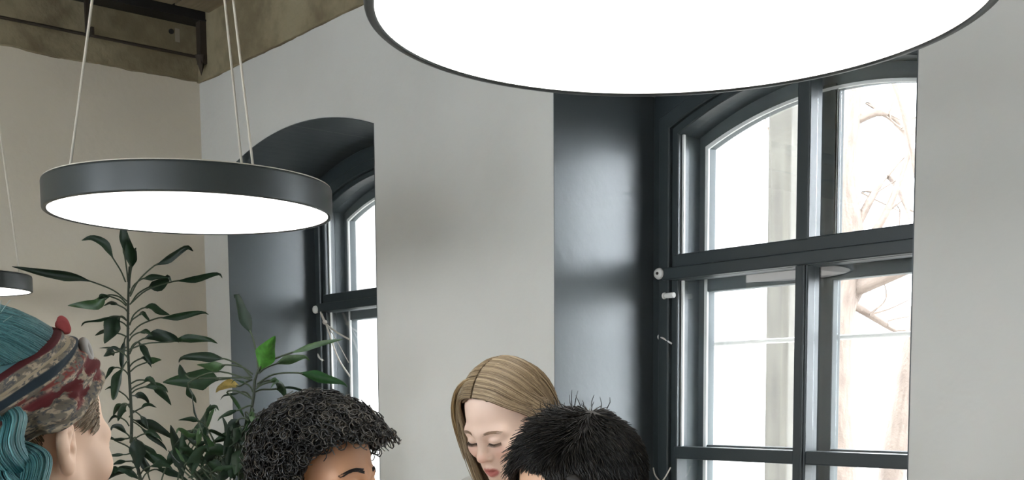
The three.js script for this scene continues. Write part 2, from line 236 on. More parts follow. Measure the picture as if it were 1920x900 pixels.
// ---------------------------------------------------------------- pendant lamps
M.lampBody = S({ color: lin(0.035, 0.042, 0.042), roughness: 0.42 });
M.lampGlow = S({ color: lin(0.8, 0.8, 0.78), roughness: 0.5, emissive: new THREE.Color().setRGB(1, 0.98, 0.95), emissiveIntensity: 1.6 });
M.wire = S({ color: lin(0.62, 0.57, 0.48), roughness: 0.6 });
function pendant(label, cx, h, cz, R, th, phi, intensity) {
  const y0 = EYE + h, g = thing('pendant_lamp', label, 'lamp', V(cx, y0, cz), 'round disc pendant lamps'), k = R / 0.5, Ro = R * 1.034;
  const prof = [[R * 0.985, 0.012], [R * 1.001, 0.003], [R * 1.008, 0], [Ro - 0.004, 0.0005], [Ro - 0.001, 0.003], [Ro, 0.008], [Ro, th - 0.01], [Ro - 0.0015, th - 0.003], [Ro - 0.007, th], [0.02, th + 0.004], [0, th + 0.004]].map(([a, b]) => new THREE.Vector2(a, b));
  part('housing', new THREE.LatheGeometry(prof, 128), M.lampBody, g);
  let d = new THREE.CylinderGeometry(R * 1.0, R * 1.0, 0.006, 128); d.translate(0, 0.0065, 0); part('diffuser', d, M.lampGlow, g);
  d = new THREE.TorusGeometry(Ro - 0.005, 0.002, 6, 128); d.rotateX(Math.PI / 2); d.translate(0, th + 0.0005, 0); part('rim', d, M.wire, g);
  const lat = right0, dep = fwd0;
  for (let i = 0; i < 3; i++) { const p = phi + i * 2 * Math.PI / 3, r1 = 0.425 * k, r2 = 0.20 * k, q = (r, y) => V(0, y, 0).addScaledVector(lat, r * Math.cos(p)).addScaledVector(dep, r * Math.sin(p));
    part('wire', tube([q(r1, th), q(r2, CEIL - y0)], 0.005, 1, 6), M.wire, g);
    part('wire_anchor', new THREE.CylinderGeometry(0.006, 0.008, 0.02, 10).translate(...q(r1, th + 0.01).toArray()), M.wire, g);
    part('ceiling_anchor', new THREE.CylinderGeometry(0.012, 0.012, 0.014, 12).translate(...q(r2, CEIL - y0 - 0.007).toArray()), M.wire, g); }
  const L = new THREE.RectAreaLight(new THREE.Color().setRGB(1, 0.98, 0.94), intensity, R * 1.4, R * 1.4); L.position.set(cx, y0 - 0.002, cz); L.lookAt(cx, y0 - 1, cz); scene.add(L);
  return g;
}
pendant('round dark-rimmed disc lamp hanging in front of the far arched window', 1.895, 0.679, -4.048, 0.5, 0.103, Math.PI + 0.262, LAMP_LIGHT * 0.7);
pendant('huge glowing disc lamp cut off by the top edge, nearest the viewer', 1.487, 0.630, -1.3155, 0.5, 0.103, Math.PI * 0.9, LAMP_LIGHT);
{ const c = at(-70, 546, 5.35); pendant('small disc lamp peeking in at the left edge above the teal hair', c.x, c.y - EYE, c.z, 0.295, 0.078, 0.35, LAMP_LIGHT * 0.7); }
// ---------------------------------------------------------------- outside the windows
M.bark = S({ map: dataTex(256, (u, v) => { const a = vn(u * 32, v * 6, 32) * 0.6 + fbm(u, v, 8, 4) * 0.4; return mix3([0.38, 0.33, 0.30], [0.50, 0.45, 0.41], a); }, true, 0.6), bumpMap: concBump, bumpScale: 0.008, roughness: 0.95 });
M.pierPlaster = S({ map: dataTex(256, (u, v) => { const a = vn(u * 32, v * 4, 32) * 0.5 + fbm(u, v, 5, 5) * 0.5; return mix3([0.29, 0.28, 0.265], [0.41, 0.40, 0.37], a); }, true, 1.1), roughness: 0.95 });
M.yard = S({ color: lin(0.30, 0.29, 0.27), roughness: 0.95 });
M.darkGlass = S({ color: lin(0.10, 0.11, 0.12), roughness: 0.2 });
struct('ground', box(XO, 60, -0.9, -0.5, -60, 40), M.yard, 'pale yard ground outside the windows', 'ground');
{
  // pier of the neighbouring wing, seen through the left column of panes
  const c = at(1437, 500, 6.6), b = thing('masonry_pier', 'grey-beige plastered pier outside, behind the left panes of the near window', 'pier', V(c.x, -0.5, c.z));
  part('shaft', rbox(0, 0.16, 0, 5.5, 0, 0.16, 0.01), M.pierPlaster, b); part('plinth', rbox(-0.04, 0.2, 0, 0.6, -0.04, 0.2, 0.01), M.pierPlaster, b); part('cap', rbox(-0.05, 0.21, 5.5, 5.62, -0.05, 0.21, 0.01), M.pierPlaster, b);
  // pale house across the yard
  const h = thing('pale_house', 'overexposed pale house across the yard behind the tree', 'house', V(17, -0.5, -14));
  part('facade', box(0, 0.4, 0, 9, -14, 16), M.stucco, h); part('cornice', box(-0.2, 0.45, 9, 9.4, -14.2, 16.2), M.stucco, h);
  for (let i = 0; i < 7; i++) for (let j = 0; j < 2; j++) { const z = -11.5 + i * 3.6, y = 1.6 + j * 3.6; const w = part('window', rbox(-0.06, 0.02, y - 0.1, y + 1.9, z - 0.62, z + 0.62, 0.02), M.stucco, h); for (const sd of [-1, 1]) part('pane', box(-0.075, -0.055, y, y + 1.8, z + sd * 0.28 - 0.24, z + sd * 0.28 + 0.24), M.darkGlass, w); }
}
function limb(pts, r0, r1, seg = 18) { // tapering branch
  const cv = new THREE.CatmullRomCurve3(pts), fr = cv.computeFrenetFrames(seg, false), rad = 8, pos = [], nor = [], uv = [], idx = [], len = cv.getLength();
  for (let i = 0; i <= seg; i++) { const t = i / seg, c = cv.getPointAt(t), r = lerp(r0, r1, t); for (let j = 0; j <= rad; j++) { const a = 2 * Math.PI * j / rad, n = fr.normals[i].clone().multiplyScalar(Math.cos(a)).addScaledVector(fr.binormals[i], Math.sin(a)); pos.push(c.x + n.x * r, c.y + n.y * r, c.z + n.z * r); nor.push(n.x, n.y, n.z); uv.push(a * r0, t * len); } }
  for (let i = 0; i < seg; i++) for (let j = 0; j < rad; j++) { const a = i * (rad + 1) + j, b = a + rad + 1; idx.push(a, a + 1, b, b, a + 1, b + 1); }
  const g = new THREE.BufferGeometry(); g.setAttribute('position', new THREE.Float32BufferAttribute(pos, 3)); g.setAttribute('normal', new THREE.Float32BufferAttribute(nor, 3)); g.setAttribute('uv', new THREE.Float32BufferAttribute(uv, 2)); g.setIndex(idx); return g;
}
{
  const D = 8.5, base = at(1585, 1300, D); base.y = -0.5;
  const t = thing('bare_tree', 'bare pale-barked tree outside behind the right panes of the near window', 'tree', base), q = (x, y, d = D) => at(x, y, d).sub(base);
  part('trunk', limb([V(0, 0, 0), q(1578, 900), q(1570, 760), q(1574, 640), q(1580, 560), q(1600, 470), q(1585, 330), q(1600, 150), q(1570, -100)], 0.14, 0.05, 40), M.bark, t);
  const br = [[[1580, 600], [1600, 545], [1640, 525], [1690, 505], [1760, 470], [1850, 380]], [[1580, 560], [1630, 590], [1680, 620], [1750, 640]], [[1598, 440], [1640, 360], [1665, 330], [1700, 390], [1720, 460]], [[1596, 230], [1650, 210], [1690, 240], [1730, 330]], [[1590, 350], [1560, 250], [1540, 130], [1500, -20]], [[1600, 480], [1650, 420], [1700, 300], [1760, 100]], [[1580, 560], [1556, 500], [1540, 420], [1500, 300], [1440, 240]], [[1600, 545], [1620, 515], [1612, 500], [1660, 490]]];
  br.forEach((b, i) => { const m = part('branch', limb(b.map(([x, y], k) => q(x, y, D + (rnd() - 0.5) * 0.3 * k)), i ? 0.035 : 0.075, 0.008), M.bark, t);
    for (let k = 0; k < 5; k++) { const [x, y] = b[1 + k % (b.length - 1)]; part('twig', limb([q(x, y), q(x + rr(-30, 40), y - rr(-15, 40)), q(x + rr(-50, 90), y - rr(-40, 90))], 0.009, 0.003, 8), M.bark, m); } });
  const b2 = at(1650, 1300, 7.2); b2.y = -0.5; const t2 = thing('leaning_tree', 'leaning pale trunk outside at the lower right of the near window', 'tree', b2), q2 = (x, y) => at(x, y, 7.2).sub(b2);
  part('trunk', limb([V(0, 0, 0), q2(1672, 900), q2(1690, 800), q2(1712, 680), q2(1750, 480), q2(1800, 200), q2(1850, -150)], 0.10, 0.06, 30), M.bark, t2); part('branch', limb([q2(1750, 480), q2(1720, 330), q2(1690, 200), q2(1640, 60)], 0.03, 0.01), M.bark, t2);
}

// ---------------------------------------------------------------- tall leafy plants
const leafTex = dataTex(128, (u, v) => { const a = fbm(u, v, 6, 4); return mix3([0.62, 0.66, 0.6], [1, 1, 1], a); }, true, 0.12);
const leafM = (r, g, b, ro = 0.5) => P({ color: lin(r, g, b), map: leafTex, roughness: ro, specularIntensity: 0.55, transmission: 0.1, thickness: 0, side: THREE.DoubleSide });
M.leaf = [leafM(0.010, 0.034, 0.013), leafM(0.014, 0.042, 0.015), leafM(0.008, 0.024, 0.011)];
M.leafBright = leafM(0.07, 0.24, 0.035, 0.4); M.leafPale = leafM(0.05, 0.105, 0.04, 0.4); M.leafYellow = leafM(0.55, 0.38, 0.12, 0.5); M.leafGreen = leafM(0.02, 0.085, 0.022, 0.4); M.leafDry = leafM(0.16, 0.12, 0.07, 0.7);
M.stem = S({ color: lin(0.022, 0.030, 0.018), roughness: 0.8 }); M.petiole = S({ color: lin(0.030, 0.045, 0.022), roughness: 0.7 });
function blade(pts, w, roll, fold, origin) { // pts world, w half width in metres
  const cv = new THREE.CatmullRomCurve3(pts), n = 14, cross = [-1, -0.55, 0, 0.55, 1], pos = [], uv = [], idx = [];
  const ph = rr(0, 6.28), wav = rr(0.08, 0.22);
  for (let i = 0; i <= n; i++) {
    const t = i / n, c = cv.getPointAt(t), T = cv.getTangentAt(t);
    const view = c.clone().sub(V(0, EYE, 0)).normalize(); let side = T.clone().cross(view); if (side.lengthSq() < 1e-4) side = V(0, 1, 0).cross(T); side.normalize(); const nrm = side.clone().cross(T).normalize();
    const a = roll + 0.5 * Math.sin(ph + t * 2.5); const sv = side.clone().multiplyScalar(Math.cos(a)).addScaledVector(nrm, Math.sin(a)), nv = nrm.clone().multiplyScalar(Math.cos(a)).addScaledVector(side, -Math.sin(a));
    const pw = (t < 0.38 ? sstep(-0.06, 0.38, t) : Math.pow(1 - (t - 0.38) / 0.62, 0.8) * 0.96 + 0.04) * w;
    for (const k of cross) { const f = Math.abs(k) * fold * pw + wav * pw * Math.sin(ph + t * 9 + (k > 0 ? 1.3 : 0)) * k * k; pos.push(c.x + sv.x * k * pw + nv.x * f - origin.x, c.y + sv.y * k * pw + nv.y * f - origin.y, c.z + sv.z * k * pw + nv.z * f - origin.z); uv.push(k * w, t * 0.2 + ph * 0.1); }
  }
  for (let i = 0; i < n; i++) for (let j = 0; j < 4; j++) { const a = i * 5 + j, b = a + 5; idx.push(a, b, a + 1, b, b + 1, a + 1); }
  const g = new THREE.BufferGeometry(); g.setAttribute('position', new THREE.Float32BufferAttribute(pos, 3)); g.setAttribute('uv', new THREE.Float32BufferAttribute(uv, 2)); g.setIndex(idx); g.computeVertexNormals(); return g;
}
function plant(label, D, stemPx, leaves, potX) {
  const foot = at(stemPx[stemPx.length - 1][0], 900, D), base = V(foot.x, 0, foot.z), g = thing('potted_plant', label, 'plant', base, 'tall leafy plants in the corner');
  const q = (x, y, d = D) => at(x, y, d).sub(base);
  const pot = new THREE.LatheGeometry([[0, 0.02], [0.13, 0.02], [0.135, 0], [0.15, 0], [0.19, 0.36], [0.2, 0.37], [0.2, 0.40], [0.178, 0.40], [0.17, 0.34], [0, 0.34]].map(([a, b]) => new THREE.Vector2(a, b)), 40);
  part('pot', pot, M.frameOuter, g); part('soil', new THREE.CylinderGeometry(0.17, 0.165, 0.03, 32).translate(0, 0.345, 0), M.yard, g);
  const sp = stemPx.map(([x, y]) => q(x, y)); sp.push(V(0.01, 0.8, 0), V(0, 0.345, 0)); part('stem', limb(sp, 0.0055, 0.011, 40), M.stem, g);
  for (const [ax, ay, pts, w, mat = 0, roll = null, dz = null] of leaves) {
    if (pts.length === 3 && rnd() < 0.55) { const [a, b] = [pts[1], pts[2]], L = Math.hypot(b[0] - a[0], b[1] - a[1]); pts.push([b[0] + (b[0] - a[0]) / L * 7, b[1] + 8]); }
    const d1 = dz ?? rr(-0.12, 0.12), P3 = pts.map(([x, y], i) => at(x, y, D + d1 * (0.6 + 0.4 * i)));
    const m = typeof mat === 'string' ? M[mat] : M.leaf[Math.floor(rnd() * 3)], r = (D / FOCAL);
    const lf = part('leaf', blade(P3, w * r * 0.66, roll ?? rr(-0.6, 0.6), rr(0.3, 0.75), base), m, g);
    const a = q(ax, ay), b = P3[0].clone().sub(base), dir = P3[1].clone().sub(P3[0]).normalize(), L = a.distanceTo(b);
    if (L > 0.01) part('petiole', tube([a, a.clone().lerp(b, 0.5).addScaledVector(dir, -L * 0.12).add(V(0, L * 0.06, 0)), b, b.clone().addScaledVector(dir, 0.02)], 0.0038, 10, 5), M.petiole, lf);
  }
  return g;
}
const leaves1 = [
  [235.5, 529, [[213, 486], [195, 458], [172, 446], [153, 451]], 15], [240, 529, [[233, 475], [228, 450], [230, 405]], 13, 0, 0.2], [244, 520, [[244, 500], [240, 465], [234, 420]], 17, 0, -0.2], [243, 540, [[246, 505], [251, 480], [253, 466]], 10],
  [238, 565, [[174, 529], [140, 518], [80, 511], [22, 500]], 15, 0, 0.1], [244, 556, [[290, 498], [315, 484], [350, 463], [362, 471]], 14, 0, 0.2], [243, 571, [[328, 527], [365, 523], [410, 514]], 11, 0, 0.3], [243, 552, [[266, 523], [290, 518], [316, 521]], 10],
  [246, 568, [[278, 539], [295, 534], [316, 519]], 18, 0, 0.1], [238, 571, [[204, 553], [192, 560], [183, 568], [160, 571], [127, 573]], 17, 'leafPale', 0.1], [237, 574, [[207, 556], [194, 553], [186, 560]], 13],
  [237, 601, [[226, 593], [214, 606], [199, 636]], 26, 0, 0.1], [243, 610, [[269, 577], [285, 578], [300, 585], [318, 590]], 14], [243, 629, [[297, 596], [330, 592], [383, 586], [391, 590]], 13, 0, 0.3], [243, 664, [[269, 635], [300, 630], [328, 634]], 19, 0, 0.1], [243, 655, [[322, 641], [350, 636], [393, 637], [408, 644]], 13, 0, 0.2],
  [243, 660, [[259, 641], [268, 650], [281, 676]], 13], [238, 631, [[234, 637], [231, 660], [229, 684]], 13], [244, 697, [[276, 679], [290, 675], [303, 675]], 10, 'leafPale'], [237, 631, [[207, 625], [195, 623], [178, 629]], 9], [237, 601, [[212, 593], [190, 598], [159, 604]], 7], [240, 658, [[216, 661], [206, 662], [194, 668]], 12], [240, 652, [[226, 654], [205, 652], [186, 653]], 4],
  [241, 676, [[231, 689], [222, 712], [214, 742]], 17, 0, 0.1], [244, 720, [[281, 715], [297, 727], [308, 742], [321, 760]], 15], [246, 738, [[269, 726], [288, 722], [308, 728]], 12], [246, 745, [[251, 742], [262, 742], [274, 750]], 11], [244, 760, [[238, 759], [228, 766], [221, 790]], 13], [244, 765, [[230, 757], [222, 764], [216, 772]], 10],
  [246, 787, [[250, 787], [280, 797], [318, 818]], 16, 0, 0.2], [246, 790, [[262, 799], [285, 818], [308, 838]], 11], [244, 830, [[240, 815], [225, 802], [214, 800]], 9], [246, 832, [[254, 820], [256, 850], [258, 880]], 26, 0, 0.1], [246, 826, [[266, 830], [285, 855], [305, 883]], 18], [250, 840, [[276, 847], [300, 862], [325, 882]], 13], [258, 890, [[254, 876], [228, 884], [201, 898]], 16], [246, 815, [[240, 822], [222, 824], [203, 822]], 5], [247, 850, [[238, 852], [220, 853], [200, 856]], 5], [250, 868, [[240, 865], [222, 866], [205, 874]], 7], [262, 892, [[280, 875], [300, 868], [322, 877]], 11], [266, 900, [[290, 880], [320, 884], [350, 898]], 12], [246, 770, [[262, 778], [272, 790], [280, 806]], 9],
  [300, 920, [[342, 900], [333, 850], [325, 815], [320, 797]], 20, 0, 0.1, -0.1], [330, 930, [[353, 834], [372, 800], [395, 758]], 16, 0, 0.1, -0.05], [340, 920, [[360, 840], [385, 800], [402, 764]], 9, 'leafPale', 0.2], [300, 930, [[262, 900], [245, 885], [222, 880]], 12], [290, 940, [[278, 890], [270, 862], [262, 842]], 13], [300, 930, [[310, 880], [330, 850], [352, 838]], 14],
];
const leaves2 = [
  [470, 708, [[411, 712], [380, 706], [345, 710], [305, 717]], 34, 0, 0.1], [470, 708, [[352, 708], [343, 696], [337, 683]], 16], [470, 712, [[350, 722], [357, 738], [364, 748]], 11], [472, 712, [[449, 724], [432, 721], [411, 728]], 15, 'leafYellow', 0.1], [472, 708, [[422, 673], [385, 667], [342, 672]], 16, 0, 0.1], [474, 702, [[424, 684], [395, 688], [369, 684]], 15, 'leafPale', 0.1],
  [476, 750, [[425, 735], [440, 750], [455, 777]], 6, 'leafPale'], [486, 700, [[486, 694], [498, 665], [516, 630]], 30, 'leafBright', 0.1], [484, 690, [[472, 627], [455, 590], [442, 551]], 21, 0, 0.05], [486, 700, [[515, 683], [545, 674], [574, 669]], 14, 'leafPale', 0.2], [486, 695, [[541, 663], [590, 646], [643, 636]], 11, 'leafPale', 0.3], [482, 720, [[559, 699], [600, 708], [645, 718]], 17, 'leafGreen', 0.2], [482, 725, [[514, 714], [526, 722], [536, 746]], 17], [478, 735, [[510, 730], [545, 726], [580, 738]], 5], [480, 730, [[500, 718], [520, 712], [512, 720]], 7, 'leafPale'],
  [476, 770, [[473, 767], [475, 780], [479, 796]], 12, 'leafPale'], [470, 800, [[459, 818], [461, 834], [466, 850]], 12, 'leafPale'], [474, 760, [[450, 768], [430, 774], [414, 782]], 7], [468, 800, [[438, 820], [418, 822], [397, 830]], 14], [466, 830, [[435, 853], [408, 846], [376, 843]], 16], [466, 850, [[420, 880], [400, 870], [388, 862]], 16], [470, 840, [[427, 876], [458, 886], [490, 900]], 18, 'leafPale', 0.2], [468, 810, [[452, 800], [444, 812], [430, 838]], 17], [468, 790, [[448, 786], [440, 796], [446, 820]], 20], [468, 780, [[460, 776], [470, 800], [474, 830]], 18], [466, 820, [[455, 840], [448, 862], [440, 890]], 22], [466, 850, [[410, 862], [395, 880], [372, 898]], 14], [466, 830, [[420, 838], [398, 848], [380, 870]], 13], [464, 850, [[440, 858], [420, 876], [405, 900]], 12], [464, 860, [[452, 866], [462, 880], [480, 890]], 13],
  [420, 900, [[380, 872], [372, 850], [376, 838]], 16], [420, 905, [[360, 862], [352, 845], [334, 838]], 14], [420, 905, [[396, 882], [376, 886], [352, 896]], 14], [420, 905, [[402, 850], [392, 830], [378, 812]], 9, 'leafPale'], [420, 905, [[408, 860], [420, 845], [432, 826]], 10], [420, 905, [[414, 880], [430, 866], [452, 850]], 9], [420, 900, [[372, 792], [366, 770], [360, 742]], 6], [410, 900, [[378, 790], [362, 786], [334, 788]], 8], [414, 900, [[384, 778], [390, 768], [404, 762]], 7], [470, 745, [[452, 735], [440, 738], [420, 742]], 4], [474, 735, [[466, 722], [455, 716], [440, 712]], 4],
  [468, 800, [[480, 800], [492, 790], [500, 775]], 8], [466, 830, [[474, 822], [480, 812], [488, 800]], 9], [462, 870, [[440, 880], [420, 892], [408, 915]], 14], [462, 870, [[420, 896], [390, 896], [362, 905]], 13],
];
for (let i = 0; i < 15; i++) { const y = 570 + i * 22 + rr(-9, 9), sd = i % 2 ? 1 : -1, L = rr(16, 34), a = rr(-0.5, 0.35), x0 = 242 + sd * rr(14, 26), y0 = y - 6; leaves1.push([242 + (y > 800 ? 6 : 0), y + 10, [[x0, y0], [x0 + sd * L * 0.5, y0 + a * 14 - 3], [x0 + sd * L * Math.cos(a), y0 + L * Math.sin(a) + 8]], rr(4, 9)]); }
for (let i = 0; i < 34; i++) { const cx = rr(345, 465), cy = rr(800, 900), a = rr(0, 6.28), L = rr(24, 58), q = (k) => [cx + Math.cos(a) * L * k, cy - Math.abs(Math.sin(a)) * L * k * (rnd() < 0.8 ? 1 : -1)]; leaves2.push([lerp(cx, 440, 0.3), cy + 30, [[cx, cy], q(0.5), q(1)], rr(8, 14), i % 7 === 0 ? 'leafPale' : 0]); }
plant('tallest leafy plant with long drooping leaves rising in the left corner', 5.45, [[243, 500], [241, 540], [240, 600], [240, 660], [245, 748], [247, 790], [247, 830], [262, 892], [275, 960]], leaves1);
plant('lower leafy plant with one bright green leaf in front of the far window', 4.75, [[487, 688], [478, 712], [476, 740], [470, 780], [467, 820], [463, 870], [455, 940]], leaves2);
// ---------------------------------------------------------------- people
const ell = (p, c, r) => { const x = (p[0] - c[0]) / r[0], y = (p[1] - c[1]) / r[1], z = (p[2] - c[2]) / r[2], k0 = Math.hypot(x, y, z), k1 = Math.hypot(x / r[0], y / r[1], z / r[2]); return k1 < 1e-9 ? -Math.min(...r) : k0 * (k0 - 1) / k1; };
const sph = (p, c, r) => Math.hypot(p[0] - c[0], p[1] - c[1], p[2] - c[2]) - r;
const cap = (p, a, b, ra, rb) => { const bx = b[0] - a[0], by = b[1] - a[1], bz = b[2] - a[2], px = p[0] - a[0], py = p[1] - a[1], pz = p[2] - a[2], t = clamp((px * bx + py * by + pz * bz) / (bx * bx + by * by + bz * bz), 0, 1); return Math.hypot(px - bx * t, py - by * t, pz - bz * t) - lerp(ra, rb, t); };
const smin = (a, b, k) => { const h = Math.max(k - Math.abs(a - b), 0) / k; return Math.min(a, b) - h * h * k * 0.25; };
const smax = (a, b, k) => -smin(-a, -b, k);
function sdfMesh(f, lo, hi, cell) {
  const c = [0, 1, 2].map((i) => (lo[i] + hi[i]) / 2), ext = Math.max(hi[0] - lo[0], hi[1] - lo[1], hi[2] - lo[2]), N = Math.ceil(ext / cell) + 6, hs = N / 2;
  const mc = new MarchingCubes(N, new THREE.MeshBasicMaterial(), false, false, 160000), p = [0, 0, 0]; mc.isolation = 0;
  for (let z = 0; z < N; z++) for (let y = 0; y < N; y++) for (let x = 0; x < N; x++) { p[0] = c[0] + (x - hs) * cell; p[1] = c[1] + (y - hs) * cell; p[2] = c[2] + (z - hs) * cell;
    const out = Math.max(lo[0] - p[0], p[0] - hi[0], lo[1] - p[1], p[1] - hi[1], lo[2] - p[2], p[2] - hi[2]); mc.field[x + y * N + z * N * N] = out > 2.5 * cell ? -out : -f(p); }
  mc.update();
  const n = mc.count, P3 = new Float32Array(n * 3), N3 = new Float32Array(n * 3), sc = hs * cell;
  for (let i = 0; i < n; i++) { for (let k = 0; k < 3; k++) P3[3 * i + k] = mc.positionArray[3 * i + k] * sc + c[k]; const a = mc.normalArray, l = Math.hypot(a[3 * i], a[3 * i + 1], a[3 * i + 2]) || 1; for (let k = 0; k < 3; k++) N3[3 * i + k] = a[3 * i + k] / l; }
  const g = new THREE.BufferGeometry(); g.setAttribute('position', new THREE.BufferAttribute(P3, 3)); g.setAttribute('normal', new THREE.BufferAttribute(N3, 3)); return g;
}
const mirrorMin = (p, f) => { const q = [Math.abs(p[0]), p[1], p[2]]; return f(q); };
// head in its own frame: +z the way it looks, +y up, +x its left; eyes at y = 0
function headSDF(o = {}) {
  const fem = o.fem ?? 1, neckR = fem ? 0.050 : 0.058;
  return (p) => {
    const q = [Math.abs(p[0]), p[1], p[2]];
    let d = ell(p, [0, 0.032, -0.012], [0.074, 0.088, 0.096]);
    d = smin(d, ell(p, [0, -0.03, 0.026], [0.058, 0.080, 0.063]), 0.03);
    d = smin(d, cap(q, [0.047, -0.05, 0.004], [0.016, -0.098, 0.062], 0.020, 0.019), 0.03);
    d = smin(d, sph(p, [0, -0.098, 0.068], 0.018), 0.022);
    d = smin(d, sph(q, [0.038, -0.028, 0.058], 0.027), 0.02);
    d = smin(d, cap(q, [0.047, 0.012, 0.066], [0.010, 0.013, 0.083], 0.009, 0.009), 0.018);
    d = smax(d, -sph(q, [0.030, -0.003, 0.104], 0.0175), 0.016);
    d = smin(d, ell(q, [0.030, -0.003, 0.0765], [0.0145, 0.0105, 0.0125]), 0.005);
    d = smin(d, cap(p, [0, 0.006, 0.084], [0, -0.030, 0.103], 0.0075, 0.0098), 0.012);
    d = smin(d, ell(p, [0, -0.034, 0.104], [0.0105, 0.0085, 0.0105]), 0.008);
    d = smin(d, ell(q, [0.0115, -0.037, 0.094], [0.0068, 0.0068, 0.009]), 0.006);
    d = smax(d, -ell(q, [0.006, -0.043, 0.099], [0.0032, 0.004, 0.0045]), 0.003);
    d = smin(d, ell(p, [0, -0.066, 0.080], [0.03, 0.024, 0.014]), 0.014);
    d = smin(d, cap(q, [0.021, -0.0695, 0.083], [0.004, -0.0645, 0.0935], 0.0035, 0.0058), 0.005);
    d = smin(d, cap(q, [0.018, -0.0755, 0.083], [0.002, -0.0790, 0.0905], 0.004, 0.0072), 0.005);
    d = smax(d, -ell(p, [0, -0.0715, 0.096], [0.018, 0.0022, 0.010]), 0.002);
    // ear: leaf-shaped plate with a raised rim and a hollow
    const ex = [q[0] - 0.079, q[1] + 0.008, q[2] + 0.016], c = Math.cos(0.45), s = Math.sin(0.45), e = [ex[0] * c + ex[2] * s, ex[1], -ex[0] * s + ex[2] * c];
    const tl = [e[0], e[1], e[2] + 0.18 * e[1]];
    let ear = ell(tl, [0, 0, 0], [0.0085, 0.034, 0.020]);
    ear = smin(ear, ell(tl, [0, -0.026, 0.004], [0.006, 0.010, 0.010]), 0.008);
    ear = smax(ear, -ell(tl, [0.009, 0.004, 0.002], [0.0085, 0.022, 0.0115]), 0.005);
    ear = smin(ear, ell(tl, [0.003, -0.004, 0.010], [0.004, 0.007, 0.005]), 0.004);
    ear = smin(ear, cap(tl, [0.004, 0.014, 0.004], [0.004, -0.008, -0.009], 0.003, 0.003), 0.004);
    d = smin(d, ear, 0.006);
    d = smin(d, cap(p, [0, -0.055, -0.030], [0, -0.24, -0.055], neckR, neckR + 0.004), 0.03);
    return d;
  };
}
const skinBump = dataTex(256, (u, v) => { const h = fbm(u, v, 64, 3); return [h, h, h]; }, false, 0.05);
function skinMat() { return P({ vertexColors: true, roughness: 0.5, sheen: 0.15, sheenRoughness: 0.6 }); }
M.skin = skinMat();
function tint(g, fn) { const p = g.attributes.position, c = new Float32Array(p.count * 3); for (let i = 0; i < p.count; i++) { const k = fn([p.getX(i), p.getY(i), p.getZ(i)]); c[3 * i] = k[0]; c[3 * i + 1] = k[1]; c[3 * i + 2] = k[2]; } g.setAttribute('color', new THREE.BufferAttribute(c, 3)); return g; }
class Strands { // many thin tapering hairs merged into one geometry
  constructor() { this.pos = []; this.nor = []; this.col = []; this.idx = []; }
  add(pts, r0, r1, col, flat = 1) {
    const n = pts.length; let prev = null;
    for (let i = 0; i < n; i++) {
      const T = pts[Math.min(i + 1, n - 1)].clone().sub(pts[Math.max(i - 1, 0)]).normalize(); let A = prev ? prev.clone().addScaledVector(T, -prev.dot(T)) : new THREE.Vector3(Math.abs(T.y) > 0.9 ? 1 : 0, Math.abs(T.y) > 0.9 ? 0 : 1, 0).cross(T); A.normalize(); prev = A; const B = T.clone().cross(A), t = i / (n - 1), r = lerp(r0, r1, t * t);
      for (let j = 0; j < 3; j++) { const a = 2.0944 * j, nx = A.x * Math.cos(a) + B.x * Math.sin(a), ny = A.y * Math.cos(a) + B.y * Math.sin(a), nz = A.z * Math.cos(a) + B.z * Math.sin(a); this.pos.push(pts[i].x + nx * r, pts[i].y + ny * r, pts[i].z + nz * r); this.nor.push(nx, ny, nz); this.col.push(col[0], col[1], col[2]); }
    }
    const o = this.pos.length / 3 - n * 3; for (let i = 0; i < n - 1; i++) for (let j = 0; j < 3; j++) { const a = o + i * 3 + j, b = o + i * 3 + (j + 1) % 3; this.idx.push(a, b, a + 3, b, b + 3, a + 3); }
  }
  geo() { const g = new THREE.BufferGeometry(); g.setAttribute('position', new THREE.Float32BufferAttribute(this.pos, 3)); g.setAttribute('normal', new THREE.Float32BufferAttribute(this.nor, 3)); g.setAttribute('color', new THREE.Float32BufferAttribute(this.col, 3)); g.setIndex(this.idx); return g; }
}
const hairMat = (ro = 0.4, sp = 1) => P({ vertexColors: true, roughness: ro, specularIntensity: sp });
const arr = (v) => [v.x, v.y, v.z];
function gradient(f, p) { const e = 0.001, g = V(f([p[0] + e, p[1], p[2]]) - f([p[0] - e, p[1], p[2]]), f([p[0], p[1] + e, p[2]]) - f([p[0], p[1] - e, p[2]]), f([p[0], p[1], p[2] + e]) - f([p[0], p[1], p[2] - e])); return g.normalize(); }
function surfaceAlong(f, c, dir, off = 0) { let a = 0.02, b = 0.25; for (let i = 0; i < 26; i++) { const m = (a + b) / 2; if (f([c[0] + dir.x * m, c[1] + dir.y * m, c[2] + dir.z * m]) < off) a = m; else b = m; } return V(c[0] + dir.x * a, c[1] + dir.y * a, c[2] + dir.z * a); }
